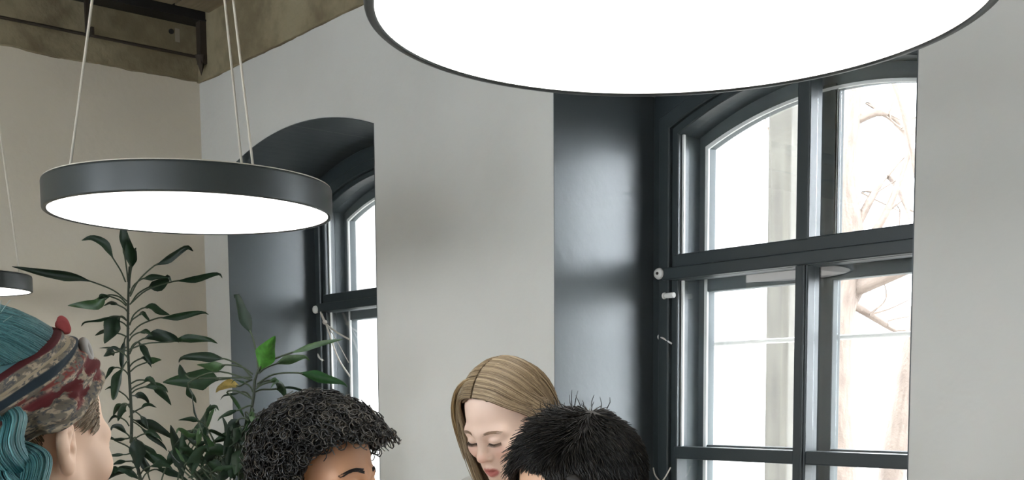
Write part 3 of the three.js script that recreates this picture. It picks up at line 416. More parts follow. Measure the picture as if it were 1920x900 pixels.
// a person: head placed and turned in the room, body standing on the floor and bent forward over the table side
function person(o) {
  const F = o.look.clone().normalize(), X = V(0, 1, 0).cross(F).normalize(), Y0 = F.clone().cross(X), Xr = X.clone().multiplyScalar(Math.cos(o.roll ?? 0)).addScaledVector(Y0, Math.sin(o.roll ?? 0)), Y = F.clone().cross(Xr), s = o.scale ?? 1;
  const eyeMid = V(0, 0, 0).addScaledVector(F, 0.078 * s), origin = o.eyes ? o.eyes.clone().sub(eyeMid) : o.earTip ? o.earTip.clone().addScaledVector(Xr, 0.079 * s).addScaledVector(Y, 0.008 * s).addScaledVector(F, 0.016 * s) : o.ear.clone();
  const face = V(o.face ? o.face.x : F.x, 0, o.face ? o.face.z : F.z).normalize(), lft = V(0, 1, 0).cross(face);
  const neck = origin.clone().addScaledVector(Y, -0.19 * s).addScaledVector(F, -0.05 * s), chest = neck.clone().addScaledVector(face, -0.10).add(V(0, -0.10, 0));
  const hip = chest.clone().addScaledVector(face, -0.16); hip.y = 0.86;
  const base = V(hip.x, 0, hip.z), g = thing('person', o.label, 'person', base), toLocal = new THREE.Matrix4().makeBasis(Xr, Y, F).scale(V(s, s, s)).setPosition(origin.clone().sub(base));
  const H = headSDF(o), hg = sdfMesh(H, [-0.1, -0.2, -0.125], [0.1, 0.13, 0.13], o.cell ?? 0.0036); tint(hg, o.skin); hg.applyMatrix4(toLocal); hg.computeBoundingBox();
  const L = (v) => arr(v.clone().sub(base));
  const J = {}; J.neck = L(neck); J.chest = L(chest); J.hip = L(hip); J.belly = L(chest.clone().lerp(hip, 0.5));
  for (const [k, sd] of [['l', 1], ['r', -1]]) { const sh = chest.clone().addScaledVector(lft, sd * 0.16 * (o.fem ?? 1 ? 1 : 1.12)).add(V(0, 0.03, 0)), el = sh.clone().addScaledVector(face, 0.12).addScaledVector(lft, sd * 0.06).add(V(0, -0.26, 0)), wr = el.clone().addScaledVector(face, 0.2).addScaledVector(lft, -sd * 0.1).add(V(0, -0.1, 0)), hj = hip.clone().addScaledVector(lft, sd * 0.085), kn = hj.clone().addScaledVector(face, 0.06); kn.y = 0.46; const an = hj.clone().addScaledVector(face, -0.03); an.y = 0.075; const toe = an.clone().addScaledVector(face, 0.15).addScaledVector(lft, sd * 0.03); toe.y = 0.04; const heel = an.clone().addScaledVector(face, -0.04); heel.y = 0.04;
    Object.assign(J, { ['sh' + k]: L(sh), ['el' + k]: L(el), ['wr' + k]: L(wr), ['hj' + k]: L(hj), ['kn' + k]: L(kn), ['an' + k]: L(an), ['toe' + k]: L(toe), ['he' + k]: L(heel) }); J['hand' + k] = { wr, el, sd }; }
  const torso = (p, e) => { let d = cap(p, J.chest, J.belly, 0.115, 0.105); d = smin(d, cap(p, J.shl, J.shr, 0.062, 0.062), 0.09); d = smin(d, cap(p, J.belly, J.hip, 0.105, 0.118), 0.06); d = smin(d, cap(p, J.hjl, J.hjr, 0.095, 0.095), 0.06); d = smin(d, cap(p, J.chest, J.neck, 0.08, 0.048), 0.06); return d - e; };
  const arms = (p, e) => Math.min(smin(cap(p, J.shl, J.ell, 0.05, 0.04), cap(p, J.ell, J.wrl, 0.04, 0.027), 0.02), smin(cap(p, J.shr, J.elr, 0.05, 0.04), cap(p, J.elr, J.wrr, 0.04, 0.027), 0.02)) - e;
  const legs = (p, e) => Math.min(smin(cap(p, J.hjl, J.knl, 0.085, 0.056), cap(p, J.knl, J.anl, 0.056, 0.038), 0.03), smin(cap(p, J.hjr, J.knr, 0.085, 0.056), cap(p, J.knr, J.anr, 0.056, 0.038), 0.03)) - e;
  const feet = (p, e) => Math.min(cap(p, J.hel, J.toel, 0.038, 0.034), cap(p, J.her, J.toer, 0.038, 0.034), cap(p, J.anl, J.hel, 0.036, 0.036), cap(p, J.anr, J.her, 0.036, 0.036)) - e;
  const bounds = (ks, m) => { const lo = [9, 9, 9], hi = [-9, -9, -9]; for (const k of ks) for (let i = 0; i < 3; i++) { lo[i] = Math.min(lo[i], J[k][i] - m); hi[i] = Math.max(hi[i], J[k][i] + m); } return [lo, hi]; };
  const bodyF = (p) => smin(smin(torso(p, 0), arms(p, 0), 0.04), Math.min(smin(legs(p, 0), 9, 0.04), feet(p, 0)), 0.05);
  const geos = [hg, tint(sdfMesh(bodyF, ...bounds(['neck', 'shl', 'shr', 'ell', 'elr', 'wrl', 'wrr', 'hip', 'knl', 'knr', 'toel', 'toer', 'hel', 'her'], 0.14), 0.02), () => o.skinBase)];
  for (const k of ['l', 'r']) { const { wr, el, sd } = J['hand' + k], D = wr.clone().sub(el).normalize(), W = lft.clone().multiplyScalar(-sd), N = D.clone().cross(W).normalize(); W.copy(N.clone().cross(D)); const pt = (a, b, c) => L(wr.clone().addScaledVector(D, a).addScaledVector(W, b).addScaledVector(N, c * -sd)); const seg = [];
    for (let i = 0; i < 4; i++) { const b = 0.028 - i * 0.019, len = [0.062, 0.07, 0.065, 0.05][i]; seg.push([pt(0.06, b, 0), pt(0.088, b * 1.1, 0), 0.0095, 0.009], [pt(0.088, b * 1.1, 0), pt(0.088 + len * 0.5, b * 1.15, -0.008), 0.009, 0.0085], [pt(0.088 + len * 0.5, b * 1.15, -0.008), pt(0.088 + len * 0.85, b * 1.15, -0.022), 0.0085, 0.0075]); }
    seg.push([pt(0.02, 0.03, 0), pt(0.05, 0.052, -0.006), 0.014, 0.011], [pt(0.05, 0.052, -0.006), pt(0.085, 0.062, -0.014), 0.011, 0.009]);
    const pa = [pt(0.01, 0.014, 0), pt(0.075, 0.022, 0), pt(0.01, -0.014, 0), pt(0.075, -0.024, 0)], c = pt(0.07, 0, 0);
    const hf = (p) => { let d = smin(cap(p, pa[0], pa[1], 0.017, 0.014), cap(p, pa[2], pa[3], 0.017, 0.013), 0.025); d = smin(d, cap(p, pt0, pa[0], 0.026, 0.02), 0.02); for (const s2 of seg) d = smin(d, cap(p, ...s2), 0.005); return d; }; const pt0 = pt(-0.02, 0, 0);
    geos.push(tint(sdfMesh(hf, c.map((v) => v - 0.12), c.map((v) => v + 0.12), 0.0045), () => o.skinBase)); }
  part('body', mergeGeometries(geos), M.skin, g);
  part('top', sdfMesh((p) => Math.max(smin(torso(p, 0.014), arms(p, 0.012), 0.05), sph(p, J.neck, 0.045) * -1, J.hip[1] - 0.06 - p[1]), ...bounds(['neck', 'shl', 'shr', 'ell', 'elr', 'wrl', 'wrr', 'hip'], 0.15), 0.02), S({ color: lin(...o.topColor), roughness: 0.9 }), g);
  part('trousers', sdfMesh((p) => Math.max(smin(Math.max(torso(p, 0.012), p[1] - J.hip[1] - 0.08), legs(p, 0.02), 0.04), 0.09 - p[1]), ...bounds(['hip', 'hjl', 'hjr', 'knl', 'knr', 'anl', 'anr'], 0.15), 0.02), S({ color: lin(...o.legColor), roughness: 0.9 }), g);
  part('shoes', sdfMesh((p) => Math.max(feet(p, 0.010), -p[1] + 0.001, p[1] - 0.1), ...bounds(['anl', 'anr', 'toel', 'toer', 'hel', 'her'], 0.08), 0.012), S({ color: lin(0.03, 0.03, 0.03), roughness: 0.6 }), g);
  const add = (name, geo, mat, parent = g) => { geo.applyMatrix4(toLocal); return part(name, geo, mat, parent); };
  const inv = toLocal.clone().invert(), loc = (v) => v.clone().sub(base).applyMatrix4(inv);
  return { g, H, add, loc };
}
const skinFn = (b, lip, extra) => (p) => { // lips redder, cheeks and nose a little redder
  let c = b; const l = sstep(1.0, 0.75, Math.hypot(p[0] / 0.024, (p[1] + 0.0725) / 0.0135, (p[2] - 0.092) / 0.017)); c = mix3(c, lip, l * 0.85);
  const k = Math.max(sstep(0.03, 0.008, Math.hypot(Math.abs(p[0]) - 0.038, p[1] + 0.033, p[2] - 0.075)), sstep(0.02, 0.008, Math.hypot(p[0], p[1] + 0.036, p[2] - 0.108))); c = mix3(c, [b[0] * 1.0, b[1] * 0.8, b[2] * 0.78], 0.6 * k); return extra ? extra(p, c) : c; };
const sph2 = (az, el) => V(Math.sin(az) * Math.cos(el), Math.sin(el), Math.cos(az) * Math.cos(el)); // az 0 = front, + = its left
const HC = [0, 0.03, -0.012];

// --- blonde woman looking down
{
  const skin = [0.87, 0.63, 0.50], w = person({ label: 'woman with straight blonde hair looking down at the table', face: fromCam(-0.15, 0, 1), look: fromCam(-0.567, -0.469, 0.676), eyes: at(908, 822, 2.28), scale: 0.955, skinBase: skin, skin: skinFn(skin, [0.50, 0.10, 0.09]), topColor: [0.5, 0.48, 0.44], legColor: [0.05, 0.06, 0.09], cell: 0.0031 });
  const st = new Strands(), H = w.H;
  const guidesL = [ // from the parting to its left, swept behind the ear
    [[0.004, 0.092, 0.072], [0.034, 0.086, 0.068], [0.060, 0.062, 0.052], [0.078, 0.030, 0.022], [0.086, -0.02, -0.02], [0.078, -0.10, -0.035], [0.07, -0.19, -0.03]],
    [[0.003, 0.106, 0.056], [0.042, 0.096, 0.052], [0.070, 0.06, 0.034], [0.086, 0.025, 0.0], [0.090, -0.025, -0.03], [0.082, -0.11, -0.045], [0.072, -0.2, -0.04]],
    [[0.002, 0.119, 0.026], [0.046, 0.106, 0.02], [0.076, 0.072, 0.006], [0.09, 0.02, -0.025], [0.091, -0.035, -0.045], [0.082, -0.12, -0.06], [0.072, -0.21, -0.055]],
    [[0.001, 0.122, -0.02], [0.046, 0.108, -0.028], [0.075, 0.07, -0.045], [0.086, 0.015, -0.06], [0.085, -0.045, -0.07], [0.078, -0.13, -0.075], [0.07, -0.22, -0.07]],
    [[0.0, 0.106, -0.066], [0.035, 0.092, -0.085], [0.052, 0.05, -0.105], [0.058, 0.0, -0.112], [0.058, -0.06, -0.105], [0.056, -0.14, -0.095], [0.052, -0.22, -0.09]],
    [[0.0, 0.08, -0.098], [0.012, 0.06, -0.112], [0.018, 0.02, -0.122], [0.02, -0.02, -0.122], [0.02, -0.08, -0.112], [0.02, -0.15, -0.1], [0.02, -0.23, -0.095]]];
  const guidesR = [ // to its right, falling loosely past the face
    [[-0.002, 0.092, 0.072], [-0.034, 0.088, 0.066], [-0.062, 0.060, 0.056], [-0.073, 0.022, 0.052], [-0.070, -0.03, 0.062], [-0.060, -0.085, 0.076], [-0.045, -0.15, 0.086]],
    [[-0.002, 0.100, 0.063], [-0.038, 0.096, 0.058], [-0.070, 0.060, 0.052], [-0.090, 0.024, 0.044], [-0.094, -0.020, 0.05], [-0.082, -0.075, 0.066], [-0.062, -0.14, 0.078]],
    [[-0.002, 0.108, 0.052], [-0.043, 0.100, 0.046], [-0.080, 0.068, 0.032], [-0.102, 0.026, 0.022], [-0.102, -0.02, 0.028], [-0.088, -0.09, 0.03], [-0.078, -0.16, 0.04]],
    [[-0.002, 0.121, 0.01], [-0.046, 0.108, 0.004], [-0.078, 0.07, -0.006], [-0.094, 0.02, -0.015], [-0.095, -0.03, -0.02], [-0.09, -0.1, -0.015], [-0.08, -0.18, -0.01]],
    [[-0.001, 0.118, -0.035], [-0.044, 0.104, -0.045], [-0.074, 0.064, -0.058], [-0.086, 0.012, -0.065], [-0.086, -0.045, -0.07], [-0.08, -0.13, -0.065], [-0.07, -0.21, -0.06]],
    [[0.0, 0.09, -0.09], [-0.02, 0.072, -0.107], [-0.032, 0.03, -0.119], [-0.036, -0.02, -0.12], [-0.036, -0.08, -0.11], [-0.036, -0.15, -0.1], [-0.036, -0.23, -0.095]]];
  const grow = (G, n, u0 = 0, u1 = 1) => { for (let i = 0; i < n; i++) {
    const u = lerp(u0, u1, rnd()) * (G.length - 1), k = Math.min(Math.floor(u), G.length - 2), f = u - k, lay = rnd(), c0 = Math.floor(u * 16 + rnd() * 0.6) / 16, hash = Math.abs(Math.sin(c0 * 91.7 + G.length)) % 1, jit = V(rr(-1, 1), rr(-1, 1), rr(-1, 1)).multiplyScalar(0.0024);
    const pts = G[k].map((a, j) => { const b = G[k + 1][j], v = V(lerp(a[0], b[0], f), lerp(a[1], b[1], f), lerp(a[2], b[2], f)); v.addScaledVector(jit, 0.4 + 0.35 * j); v.x *= 1 + 0.02 * Math.sin(c0 * 30 + j); return v; });
    const cv = new THREE.CatmullRomCurve3(pts).getPoints(16); for (const v of cv) for (let it = 0; it < 2; it++) { const d = H(arr(v)), off = 0.006 + 0.008 * lay; if (d < off && v.y > -0.09) v.addScaledVector(gradient(H, arr(v)), off - d); }
    const tone = clamp(0.45 * hash + 0.55 * rnd(), 0, 1); st.add(cv, 0.0011, 0.0006, mix3([0.13, 0.085, 0.045], [0.52, 0.40, 0.25], tone * tone)); } };
  grow(guidesL, 2600); grow(guidesR, 2000);
  const lock = (G, n, sp) => { for (let i = 0; i < n; i++) { const j = V(rr(-1, 1), rr(-1, 1), rr(-1, 1)).multiplyScalar(sp); st.add(new THREE.CatmullRomCurve3(G.map((a, k) => V(...a).addScaledVector(j, 0.5 + 0.25 * k))).getPoints(14), 0.0009, 0.0004, mix3([0.22, 0.14, 0.065], [0.52, 0.38, 0.20], rnd())); } };
  lock([[-0.05, 0.098, 0.03], [-0.090, 0.065, 0.026], [-0.114, 0.026, 0.024], [-0.118, -0.012, 0.030], [-0.106, -0.046, 0.042], [-0.090, -0.068, 0.052]], 90, 0.003); lock([[0.01, 0.118, 0.03], [-0.04, 0.112, 0.036], [-0.088, 0.075, 0.034], [-0.108, 0.03, 0.036], [-0.106, -0.02, 0.044], [-0.094, -0.06, 0.056]], 70, 0.004);
  w.add('hair', st.geo(), hairMat(0.38));
  const capG = sdfMesh((p) => { const d = H(p) - 0.0055; const line = p[1] - (0.094 - 0.5 * Math.abs(p[0])) + (p[2] < 0.03 ? (0.03 - p[2]) * 1.6 : 0) ; return Math.max(d, -line, -(p[1] + 0.08)); }, [-0.1, -0.08, -0.13], [0.1, 0.14, 0.11], 0.005);
  w.add('hair_base', tint(capG, () => [0.15, 0.10, 0.055]), hairMat(0.6));
  const fine = (pts, n, sp, r, col) => { const q = new Strands(); for (let i = 0; i < n; i++) { const t0 = rnd() * 0.75, cv = new THREE.CatmullRomCurve3(pts.map((a) => V(...a))), a = cv.getPoint(t0), b = cv.getPoint(Math.min(1, t0 + 0.28)); const j = V(rr(-1, 1), rr(-1, 1), 0).multiplyScalar(sp); for (const v of [a, b]) { v.add(j); const d = H(arr(v)); v.addScaledVector(gradient(H, arr(v)), 0.0008 - d); } q.add([a, a.clone().lerp(b, 0.5), b], r, r * 0.5, col); } return q.geo(); };
  for (const s of [1, -1]) { w.add('eyebrow', fine([[s * 0.013, 0.0155, 0.09], [s * 0.031, 0.019, 0.085], [s * 0.050, 0.012, 0.07]], 80, 0.0026, 0.0004, [0.36, 0.23, 0.15]), hairMat(0.6));
    const ls = new Strands(); for (let i = 0; i < 30; i++) { const t = i / 29, x = s * lerp(0.017, 0.0445, t), a = V(x, -0.0085 + 0.003 * Math.abs(t - 0.5), 0.1); const p0 = surfaceAlong(H, [x, a.y, 0.04], V(0, 0, 1), 0.0002); ls.add([p0, p0.clone().add(V(s * (t - 0.4) * 0.004, -0.0025, 0.003)), p0.clone().add(V(s * (t - 0.4) * 0.008, -0.0045, 0.006))], 0.0005, 0.0002, [0.07, 0.045, 0.03]); } w.add('eyelashes', ls.geo(), hairMat(0.6)); }
}
// --- black-haired man, head bent, looking to the left
{
  const skin = [0.66, 0.40, 0.26], w = person({ fem: 0, label: 'man with short black hair, head bent, nearest the right window', look: fromCam(-0.82, -0.42, -0.34), ear: at(1093, 930, 1.70), skinBase: skin, skin: skinFn(skin, [0.36, 0.13, 0.11]), topColor: [0.06, 0.07, 0.09], legColor: [0.04, 0.04, 0.05] });
  const H = w.H, st = new Strands();
  // hairline: y above which hair grows, by azimuth
  const line = (az) => { const a = Math.abs(az); return a < 0.55 ? 0.078 : a < 1.15 ? lerp(0.078, 0.052, (a - 0.55) / 0.6) : a < 1.45 ? lerp(0.052, -0.005, (a - 1.15) / 0.3) : a < 2.1 ? lerp(0.035, -0.02, (a - 1.45) / 0.65) : -0.075; };
  for (let i = 0; i < 15000; i++) {
    const el = Math.asin(rr(-0.85, 1)), az = rr(-Math.PI, Math.PI), d = sph2(az, el), p = surfaceAlong(H, HC, d, 0); if (p.y < line(az) || p.y < -0.09) continue;
    const n = gradient(H, arr(p)), top = sstep(0.045, 0.095, p.y) * sstep(-0.09, -0.02, p.z), side = sstep(0.035, 0.055, Math.abs(p.x)) * sstep(-0.02, 0.03, p.z), len = lerp(0.015, 0.042, top) * rr(0.75, 1.2) * (1 - 0.6 * side);
    const whorl = V(0.012, 0.1, -0.07), away = p.clone().sub(whorl); away.addScaledVector(n, -away.dot(n)).normalize();
    let dir = V(0, -1, -0.15).lerp(away, 0.3).lerp(V(0.12 * rr(-1, 1), 0.05, 1).lerp(away, 0.4), sstep(0.1, 0.7, top)); dir.addScaledVector(n, -dir.dot(n)).normalize(); dir.add(V(rr(-1, 1), rr(-1, 1), rr(-1, 1)).multiplyScalar(0.3)).normalize();
    const lift = lerp(0.25, 0.55, top) * rr(0.5, 1.4), pts = []; let v = p.clone(); for (let k = 0; k <= 6; k++) { pts.push(v.clone()); const t = k / 6; v.addScaledVector(dir.clone().addScaledVector(n, lift * (1 - 1.1 * t)).normalize(), len / 6); const dd = H(arr(v)); if (dd < 0.003) v.addScaledVector(gradient(H, arr(v)), 0.003 - dd); }
    const b = rnd(); st.add(pts, 0.0011, 0.0004, mix3([0.006, 0.006, 0.006], [0.026, 0.021, 0.016], b));
  }
  for (let i = 0; i < 60; i++) { const az = rr(-2.9, 2.9), el = rr(0.7, 1.5), d = sph2(az, el), p = surfaceAlong(H, HC, d, 0.012), n = gradient(H, arr(p)); const t = V(rr(-1, 1), rr(-0.3, 1), rr(-1, 1)).multiplyScalar(0.6).add(n).normalize(), l = rr(0.012, 0.026); st.add([p, p.clone().addScaledVector(t, l * 0.5), p.clone().addScaledVector(t, l).add(V(rr(-1, 1), 0, rr(-1, 1)).multiplyScalar(0.006))], 0.0009, 0.0003, [0.012, 0.011, 0.01]); }
  w.add('hair', st.geo(), hairMat(0.4, 0.6));
  const capG = sdfMesh((p) => { const az = Math.atan2(p[0] - HC[0], p[2] - HC[2]); return Math.max(H(p) - 0.0035, line(az) + 0.004 - p[1]); }, [-0.09, -0.08, -0.12], [0.09, 0.135, 0.1], 0.0045);
  w.add('hair_base', tint(capG, () => [0.016, 0.013, 0.010]), hairMat(0.7));
}
// --- person with curly dark hair
{
  const skin = [0.60, 0.32, 0.18], w = person({ label: 'person with thick dark curly hair in front of the plants', face: fromCam(1, 0, 0.3), look: fromCam(0.88, -0.14, 0.40), ear: at(606, 888, 2.04), skinBase: skin, skin: skinFn(skin, [0.33, 0.11, 0.09]), topColor: [0.35, 0.3, 0.25], legColor: [0.06, 0.06, 0.07] });
  const H = w.H, st = new Strands();
  const line = (az) => { const a = Math.abs(az); return a < 0.7 ? 0.068 : a < 1.2 ? lerp(0.068, 0.035, (a - 0.7) / 0.5) : a < 1.5 ? lerp(0.035, -0.03, (a - 1.2) / 0.3) : a < 1.9 ? -0.02 : -0.085; };
  for (let i = 0; i < 4600; i++) {
    const el = Math.asin(rr(-0.9, 1)), az = rr(-Math.PI, Math.PI), d = sph2(az, el), p = surfaceAlong(H, HC, d, 0); if (p.y < line(az)) continue;
    const n = gradient(H, arr(p)); n.lerp(d, 0.6).normalize(); const front = sstep(0.2, 0.85, d.z), thick = lerp(0.034, 0.044, sstep(0.95, 0.2, d.y)) * rr(0.55, 1.06) + 0.016 * front * sstep(-0.2, 0.5, d.y);
    const a = V(rr(-1, 1), rr(-1, 1), rr(-1, 1)).normalize(), u = a.clone().cross(n).normalize(), v = n.clone().cross(u), cr = rr(0.0060, 0.0100), turns = rr(2.0, 3.2), sg = rnd() < 0.5 ? 1 : -1, ph = rr(0, 6.28), drift = u.clone().multiplyScalar(rr(-1, 1) * 0.012).addScaledVector(V(0, -1, 0), 0.008 + 0.012 * front).addScaledVector(V(0, 0, 1), 0.004 * front), pts = [];
    for (let k = 0; k <= 20; k++) { const t = k / 20, an = ph + sg * turns * 2 * Math.PI * t, q = sstep(0, 0.3, t); pts.push(p.clone().addScaledVector(n, 0.004 + thick * Math.pow(t, 0.8)).addScaledVector(drift, t * t).addScaledVector(u, Math.cos(an) * cr * q).addScaledVector(v, Math.sin(an) * cr * q)); }
    const b = rnd(); st.add(pts, 0.0017, 0.0010, mix3([0.012, 0.012, 0.012], [0.10, 0.086, 0.066], b * b * b * b));
  }
  w.add('hair', st.geo(), hairMat(0.3));
  const capG = sdfMesh((p) => { const az = Math.atan2(p[0] - HC[0], p[2] - HC[2]); return Math.max(H(p) - 0.014, line(az) + 0.004 - p[1]); }, [-0.1, -0.09, -0.13], [0.1, 0.145, 0.11], 0.005);
  w.add('hair_base', tint(capG, () => [0.012, 0.011, 0.010]), hairMat(0.8));
  for (const s of [1, -1]) { const q = new Strands(), cv = new THREE.CatmullRomCurve3([V(s * 0.012, 0.020, 0.09), V(s * 0.034, 0.023, 0.085), V(s * 0.056, 0.008, 0.066)]); for (let i = 0; i < 130; i++) { const t0 = rnd() * 0.78, a = cv.getPoint(t0), b = cv.getPoint(t0 + 0.2), j = V(0, rr(-1, 1) * 0.0042 * (1 - t0 * 0.6), 0); for (const v of [a, b]) { v.add(j); v.addScaledVector(gradient(H, arr(v)), 0.001 - H(arr(v))); } q.add([a, a.clone().lerp(b, 0.5), b], 0.0008, 0.0004, [0.014, 0.01, 0.008]); } w.add('eyebrow', q.geo(), hairMat(0.6)); }
}
// --- woman with teal hair and a patterned headband, seen from behind her shoulder
{
  const skin = [0.86, 0.60, 0.44], w = person({ label: 'woman with teal hair and patterned headband at the left edge', look: fromCam(0.46, -0.12, -0.88), earTip: at(124, 832, 1.33), skinBase: skin, skin: skinFn(skin, [0.5, 0.2, 0.17]), topColor: [0.3, 0.1, 0.1], legColor: [0.05, 0.06, 0.09], cell: 0.0031 });
  const H = w.H;
  // headband: a strip round the head between two tilted planes
  const bun = (p) => smin(smin(H(p) - 0.008, ell(p, [0, 0.080, -0.070], [0.070, 0.066, 0.085]), 0.03), ell(p, [0, 0.03, -0.115], [0.07, 0.07, 0.06]), 0.03);
  const nb = V(0, 0.8, -0.6), ub = V(1, 0, 0), vb = nb.clone().cross(ub), NA = 140, NW = 30, pos = [], uv = [], idx = [], c0 = V(0, 0.03, -0.012);
  for (let i = 0; i <= NA; i++) for (let j = 0; j <= NW; j++) {
    const a = 2 * Math.PI * i / NA, t = j / NW, h = lerp(0.026, 0.112, t) + 0.002 * Math.sin(a * 3) * (1 - t), dir = ub.clone().multiplyScalar(Math.cos(a)).addScaledVector(vb, Math.sin(a)), c = c0.clone().addScaledVector(nb, h - c0.dot(nb));
    const edge = Math.min(1, Math.sin(Math.PI * t) * 4 + (j === 0 || j === NW ? 0 : 0.4)), wr = 0.0016 * Math.sin(a * 4 + t * 14) + 0.0022 * Math.sin(t * 30 + 2 * Math.sin(a * 3)); const p = surfaceAlong(bun, arr(c), dir, 0.001 + 0.007 * edge + wr * edge);
    pos.push(p.x, p.y, p.z); uv.push(a / (2 * Math.PI) * 3, t);
  }
  for (let i = 0; i < NA; i++) for (let j = 0; j < NW; j++) { const a = i * (NW + 1) + j, b = a + NW + 1; idx.push(a, b, a + 1, b, b + 1, a + 1); }
  const bg = new THREE.BufferGeometry(); bg.setAttribute('position', new THREE.Float32BufferAttribute(pos, 3)); bg.setAttribute('uv', new THREE.Float32BufferAttribute(uv, 2)); bg.setIndex(idx); bg.computeVertexNormals();
  const pat = dataTex(512, (u, v) => { const n1 = fbm(u, v, 18, 4), n2 = fbm(u + 0.4, v + 0.2, 40, 3), n3 = fbm(u + 0.7, v + 0.5, 5, 5); let c = mix3([0.43, 0.40, 0.36], [0.66, 0.60, 0.52], sstep(0.42, 0.58, n1)); c = mix3(c, [0.25, 0.27, 0.29], sstep(0.56, 0.66, n2) * 0.7);
    const band = sstep(0.12, 0.18, v) * sstep(0.52, 0.44, v); c = mix3(c, [0.36, 0.10, 0.11], band * sstep(0.50, 0.56, n3)); c = mix3(c, [0.48, 0.22, 0.20], sstep(0.5, 0.54, v) * sstep(0.6, 0.57, v) * sstep(0.4, 0.5, n1)); c = mix3(c, [0.10, 0.16, 0.20], sstep(0.62, 0.64, v) * sstep(0.74, 0.72, v)); c = mix3(c, [0.62, 0.57, 0.48], sstep(0.78, 0.79, v) * sstep(0.83, 0.82, v)); c = mix3(c, [0.30, 0.08, 0.10], sstep(0.92, 0.94, v)); return c; }, true, 1);
  w.add('headband', bg, S({ map: pat, roughness: 0.9, side: THREE.DoubleSide }));
  // crown of teal hair above and behind the band, and a loose braid
  const st = new Strands(), teal = () => mix3([0.020, 0.10, 0.115], [0.13, 0.33, 0.35], Math.pow(rnd(), 1.2));
  const capG = sdfMesh((p) => smin(smax(bun(p), 0.098 - (p[1] * 0.8 - p[2] * 0.6), 0.006), smax(smax(bun(p) + 0.004, p[2] + 0.055, 0.02), -(p[1] + 0.05), 0.02), 0.01), [-0.12, -0.1, -0.2], [0.12, 0.19, 0.08], 0.0045);
  w.add('hair_base', tint(capG, () => [0.045, 0.16, 0.18]), hairMat(0.6));
  for (let i = 0; i < 3000; i++) { // drawn back over the crown from under the band
    const a0 = rr(0, 2 * Math.PI), ring = ub.clone().multiplyScalar(Math.cos(a0)).addScaledVector(vb, Math.sin(a0)), st0 = c0.clone().addScaledVector(nb, 0.104 - c0.dot(nb)).addScaledVector(ring, 0.06), end = V(rr(-0.03, 0.03), 0.03 + rr(-0.04, 0.04), -0.17), pts = [], lay = rr(0.0005, 0.004);
    for (let k = 0; k <= 12; k++) { const t = k / 12, q = st0.clone().lerp(end, t).addScaledVector(nb, 0.05 * Math.sin(Math.PI * t)), dir = q.sub(V(0, 0.05, -0.07)).normalize(); pts.push(surfaceAlong(bun, [0, 0.05, -0.07], dir, lay)); } st.add(pts, 0.0011, 0.0006, teal()); }
  const braid = [[-110, 630, 1.32], [-68, 712, 1.285], [-38, 760, 1.27], [0, 815, 1.268], [32, 870, 1.268], [62, 935, 1.268], [85, 1010, 1.27]].map((q) => w.loc(at(...q))), bc = new THREE.CatmullRomCurve3(braid);
  for (let s = 0; s < 3; s++) for (let i = 0; i < 640; i++) { const pts = [], o1 = rr(0, 6.28), o2 = Math.sqrt(rnd()) * 0.018; for (let k = 0; k <= 40; k++) { const t = k / 40, c = bc.getPoint(t), ph = t * 9 + s * 2.0944, T = bc.getTangent(t), A = V(0, 0, 1).cross(T).normalize(), B = T.clone().cross(A); pts.push(c.addScaledVector(A, 0.015 * Math.sin(ph) + o2 * Math.cos(o1)).addScaledVector(B, 0.014 * Math.sin(2 * ph) + o2 * Math.sin(o1))); } st.add(pts, 0.0010, 0.0007, teal()); }
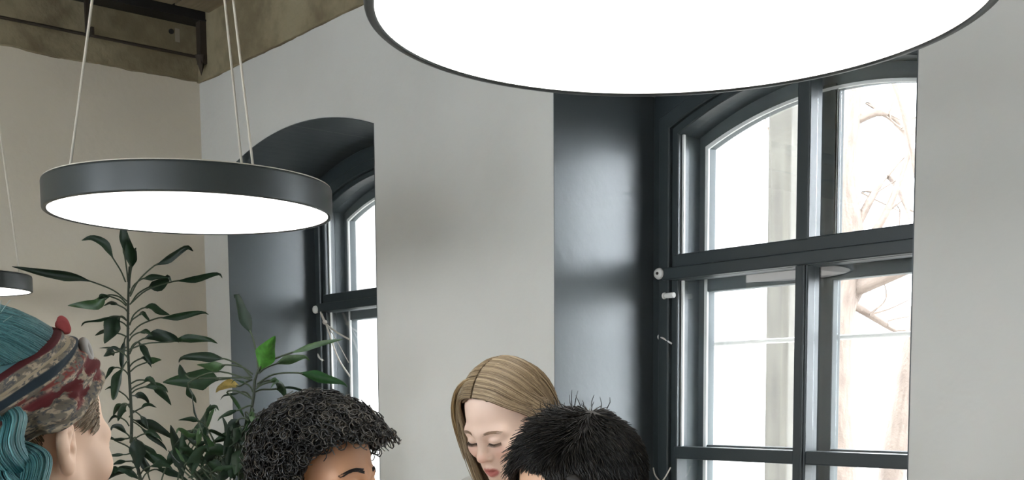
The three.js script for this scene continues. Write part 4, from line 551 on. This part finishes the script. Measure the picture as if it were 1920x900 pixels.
  for (let i = 0; i < 50; i++) { const p = surfaceAlong(bun, [0, 0.03, -0.06], sph2(rr(-1, 1) + Math.PI, rr(0.7, 1.5)), 0), n = gradient(bun, arr(p)), t = V(rr(-1, 1), rr(0, 1), rr(-1, 1)).normalize(); st.add([p, p.clone().addScaledVector(n, 0.004).addScaledVector(t, 0.008), p.clone().addScaledVector(n, 0.006).addScaledVector(t, 0.018)], 0.0005, 0.0003, [0.3, 0.42, 0.42]); }
  w.add('hair', st.geo(), hairMat(0.42));
  // short brown hair at the temple and nape, under the band
  const sh = new Strands(); for (let i = 0; i < 1500; i++) { const temple = rnd() < 0.5, sd = rnd() < 0.5 ? 1 : -1, p = surfaceAlong(H, HC, sph2(sd * (temple ? rr(0.75, 1.25) : rr(1.9, 2.9)), temple ? rr(-0.15, 0.42) : rr(-0.75, -0.1)), 0), n = gradient(H, arr(p)), dir = (temple ? V(sd * 0.1, -0.6, -0.8) : V(0, 0.5, -0.5)); dir.addScaledVector(n, -dir.dot(n)).normalize(); const L = rr(0.012, 0.026); st2(p, n, dir, L); }
  function st2(p, n, dir, L) { sh.add([p, p.clone().addScaledVector(dir, L * 0.5).addScaledVector(n, 0.003), p.clone().addScaledVector(dir, L).addScaledVector(n, 0.002)], 0.0007, 0.0003, mix3([0.10, 0.065, 0.03], [0.28, 0.20, 0.11], rnd())); }
  w.add('short_hair', sh.geo(), hairMat(0.5));
  // knot of the band on top
  const kp = surfaceAlong(bun, arr(c0), V(-0.30, 0.86, 0.16).normalize(), 0.010), kn = mergeGeometries([0, 1, 2, 3, 4].map((i) => { const g = new THREE.SphereGeometry(0.011, 12, 8); g.scale(0.7, 1.1 - 0.1 * i, 0.45); g.rotateZ(0.5 * (i - 2)); g.rotateY(i * 1.3); g.translate(kp.x + 0.006 * (i - 2), kp.y + 0.004 * (i % 2), kp.z + 0.004 * (i - 2)); return g; })); w.add('knot', kn, S({ color: lin(0.30, 0.05, 0.05), roughness: 0.9 }));
  const lp2 = surfaceAlong(bun, arr(c0), V(-0.42, 0.72, 0.42).normalize(), 0.008), loop = new THREE.TorusGeometry(0.011, 0.0055, 10, 24); loop.rotateY(-0.9); loop.rotateX(-0.5); loop.translate(lp2.x, lp2.y, lp2.z); w.add('knot_loop', loop, S({ color: lin(0.36, 0.35, 0.33), roughness: 0.9 }));
}
//OBJECTS

renderer.render(scene, camera);
